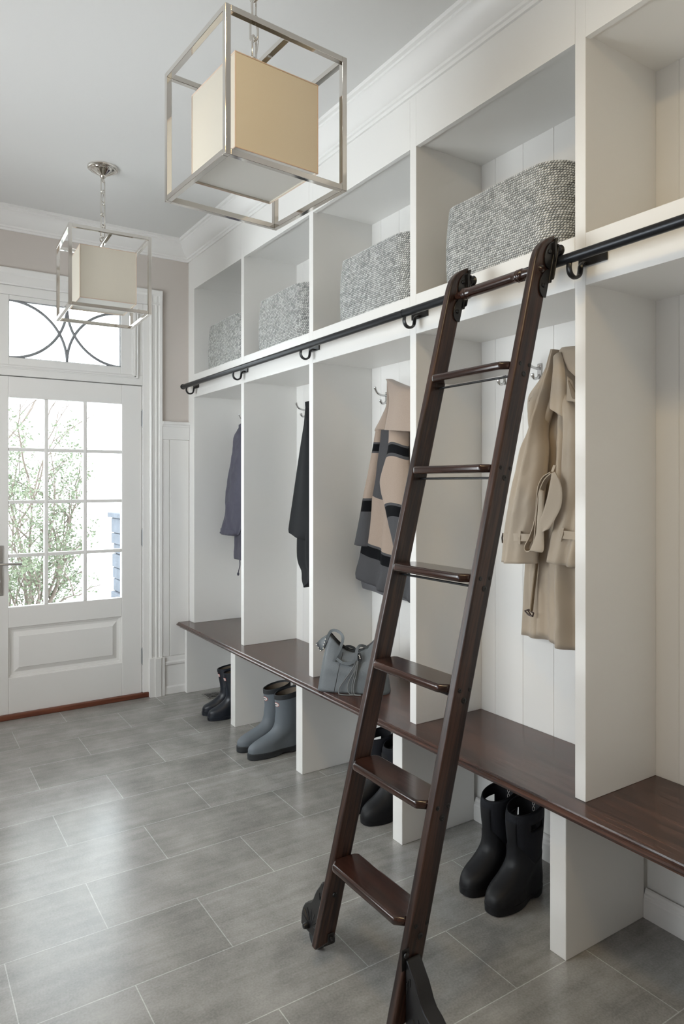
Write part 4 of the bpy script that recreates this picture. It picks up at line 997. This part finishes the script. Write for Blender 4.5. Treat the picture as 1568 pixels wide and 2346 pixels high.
for c in cords:
    P_ = smooth_path([WP(u, v, o) for u, v, o in c], 36); P_ = [Vector((p.x, p.y, max(p.z, ZB+.003))) for p in P_]
    put('cord', MB().tube(P_, .0026, 6), M['cord'], hb_, smooth='all')

# ------------------------------------------------------------------ floor register
vt = thing('floor_vent', 'small metal floor register beside the navy boots under the bench', 'vent', (.095, 4.345, 0))
put('vent_frame', MB().box(.035, .155, 4.285, 4.405, .0003, .004), M['register'], vt, bevel=.0015, seg=1)
for k in range(4): put('slot', MB().box(.046, .144, 4.300+.026*k, 4.308+.026*k, .0040, .0046), M['dark'], vt)
for k in range(3): put('louver', MB().box(.050, .140, 4.311+.026*k, 4.317+.026*k, .004, .0075), M['chrome'], vt)

# ------------------------------------------------------------------ outdoors
struct('ground', MB().box(-6, 5, YW+.2, 14, -.15, -.05), M['paving'])
pl_ = thing('stone_pillar', 'grey stacked stone pillar seen through the right panes of the door', 'pillar', (.8, 8.4, -.05))
sp = MB(); z = -.05; k = 0
while z < .88:
    hgt = random.uniform(.12, .20); o1, o2 = random.uniform(-.02, .02), random.uniform(-.02, .02)
    sp.box(.575+o1, 1.1, 8.2+o2, 8.7, z, z+hgt-.006); z += hgt
put('pillar_shaft', sp, M['stone'], pl_, bevel=.012)
put('cap_stone', MB().box(.53, 1.16, 8.14, 8.76, z, z+.06), M['stone'], pl_, bevel=.01)
sb = thing('garden_shrub', 'leafy garden shrub with bare stems seen through the left panes of the door', 'shrub', (-.75, 6.3, -.05))
stems = MB(); leaves = MB(); rnd = random.Random(3)
def leaf(p, sz):
    d = Vector((rnd.uniform(-1, 1), rnd.uniform(-1, 1), rnd.uniform(-.6, .8))).normalized(); n_ = d.orthogonal().normalized(); n_ = Matrix.Rotation(rnd.uniform(0, 6.28), 3, d) @ n_
    a = p; b_ = p+d*sz*.5+n_*sz*.28; c = p+d*sz; e_ = p+d*sz*.5-n_*sz*.28; mid = p+d*sz*.5+d.cross(n_)*sz*.06
    leaves.add([a, b_, c, e_, mid], [(0, 1, 4), (1, 2, 4), (2, 3, 4), (3, 0, 4)])
def branch(p, d, ln, r, dep):
    pts = [p]; q = p
    for k in range(6):
        d = (d+Vector((rnd.uniform(-.25, .25), rnd.uniform(-.25, .25), rnd.uniform(-.15, .18)))).normalized(); q = q+d*ln/6; pts.append(q)
        if q.x > -.31 or q.x < -1.0: break
        if dep < 3 and k > 0 and rnd.random() < .62:
            branch(q, (d+Vector((rnd.uniform(-1, 1.1), rnd.uniform(-1, 1), rnd.uniform(-.2, .7)))).normalized(), ln*rnd.uniform(.4, .65), r*.55, dep+1)
        if dep >= 1:
            for _ in range(6 if dep > 1 else 3):
                if rnd.random() < .6 and q.z < 1.95: leaf(q+Vector((rnd.uniform(-.05, .05), rnd.uniform(-.05, .05), rnd.uniform(-.05, .05))), rnd.uniform(.018, .042))
    stems.tube(smooth_path(pts, 10), [r*(1-.6*i/9) for i in range(10)], 6)
for k in range(15):
    base = Vector((-.82+(rnd.uniform(-.06, .30) if k > 5 else rnd.uniform(-.08, .08)), 6.3+rnd.uniform(-.2, .2), -.05))
    branch(base, Vector((rnd.uniform(-.10, .22), rnd.uniform(-.2, .2), 1)).normalized(), rnd.uniform(.7, 1.3) if k > 5 else rnd.uniform(1.3, 1.9), rnd.uniform(.009, .02), 0)
put('stems', stems, M['bark'], sb, smooth='all')
put('foliage', leaves, M['leaf'], sb)

for o in list(bpy.data.objects):
    if '_loc' in o: del o['_loc']
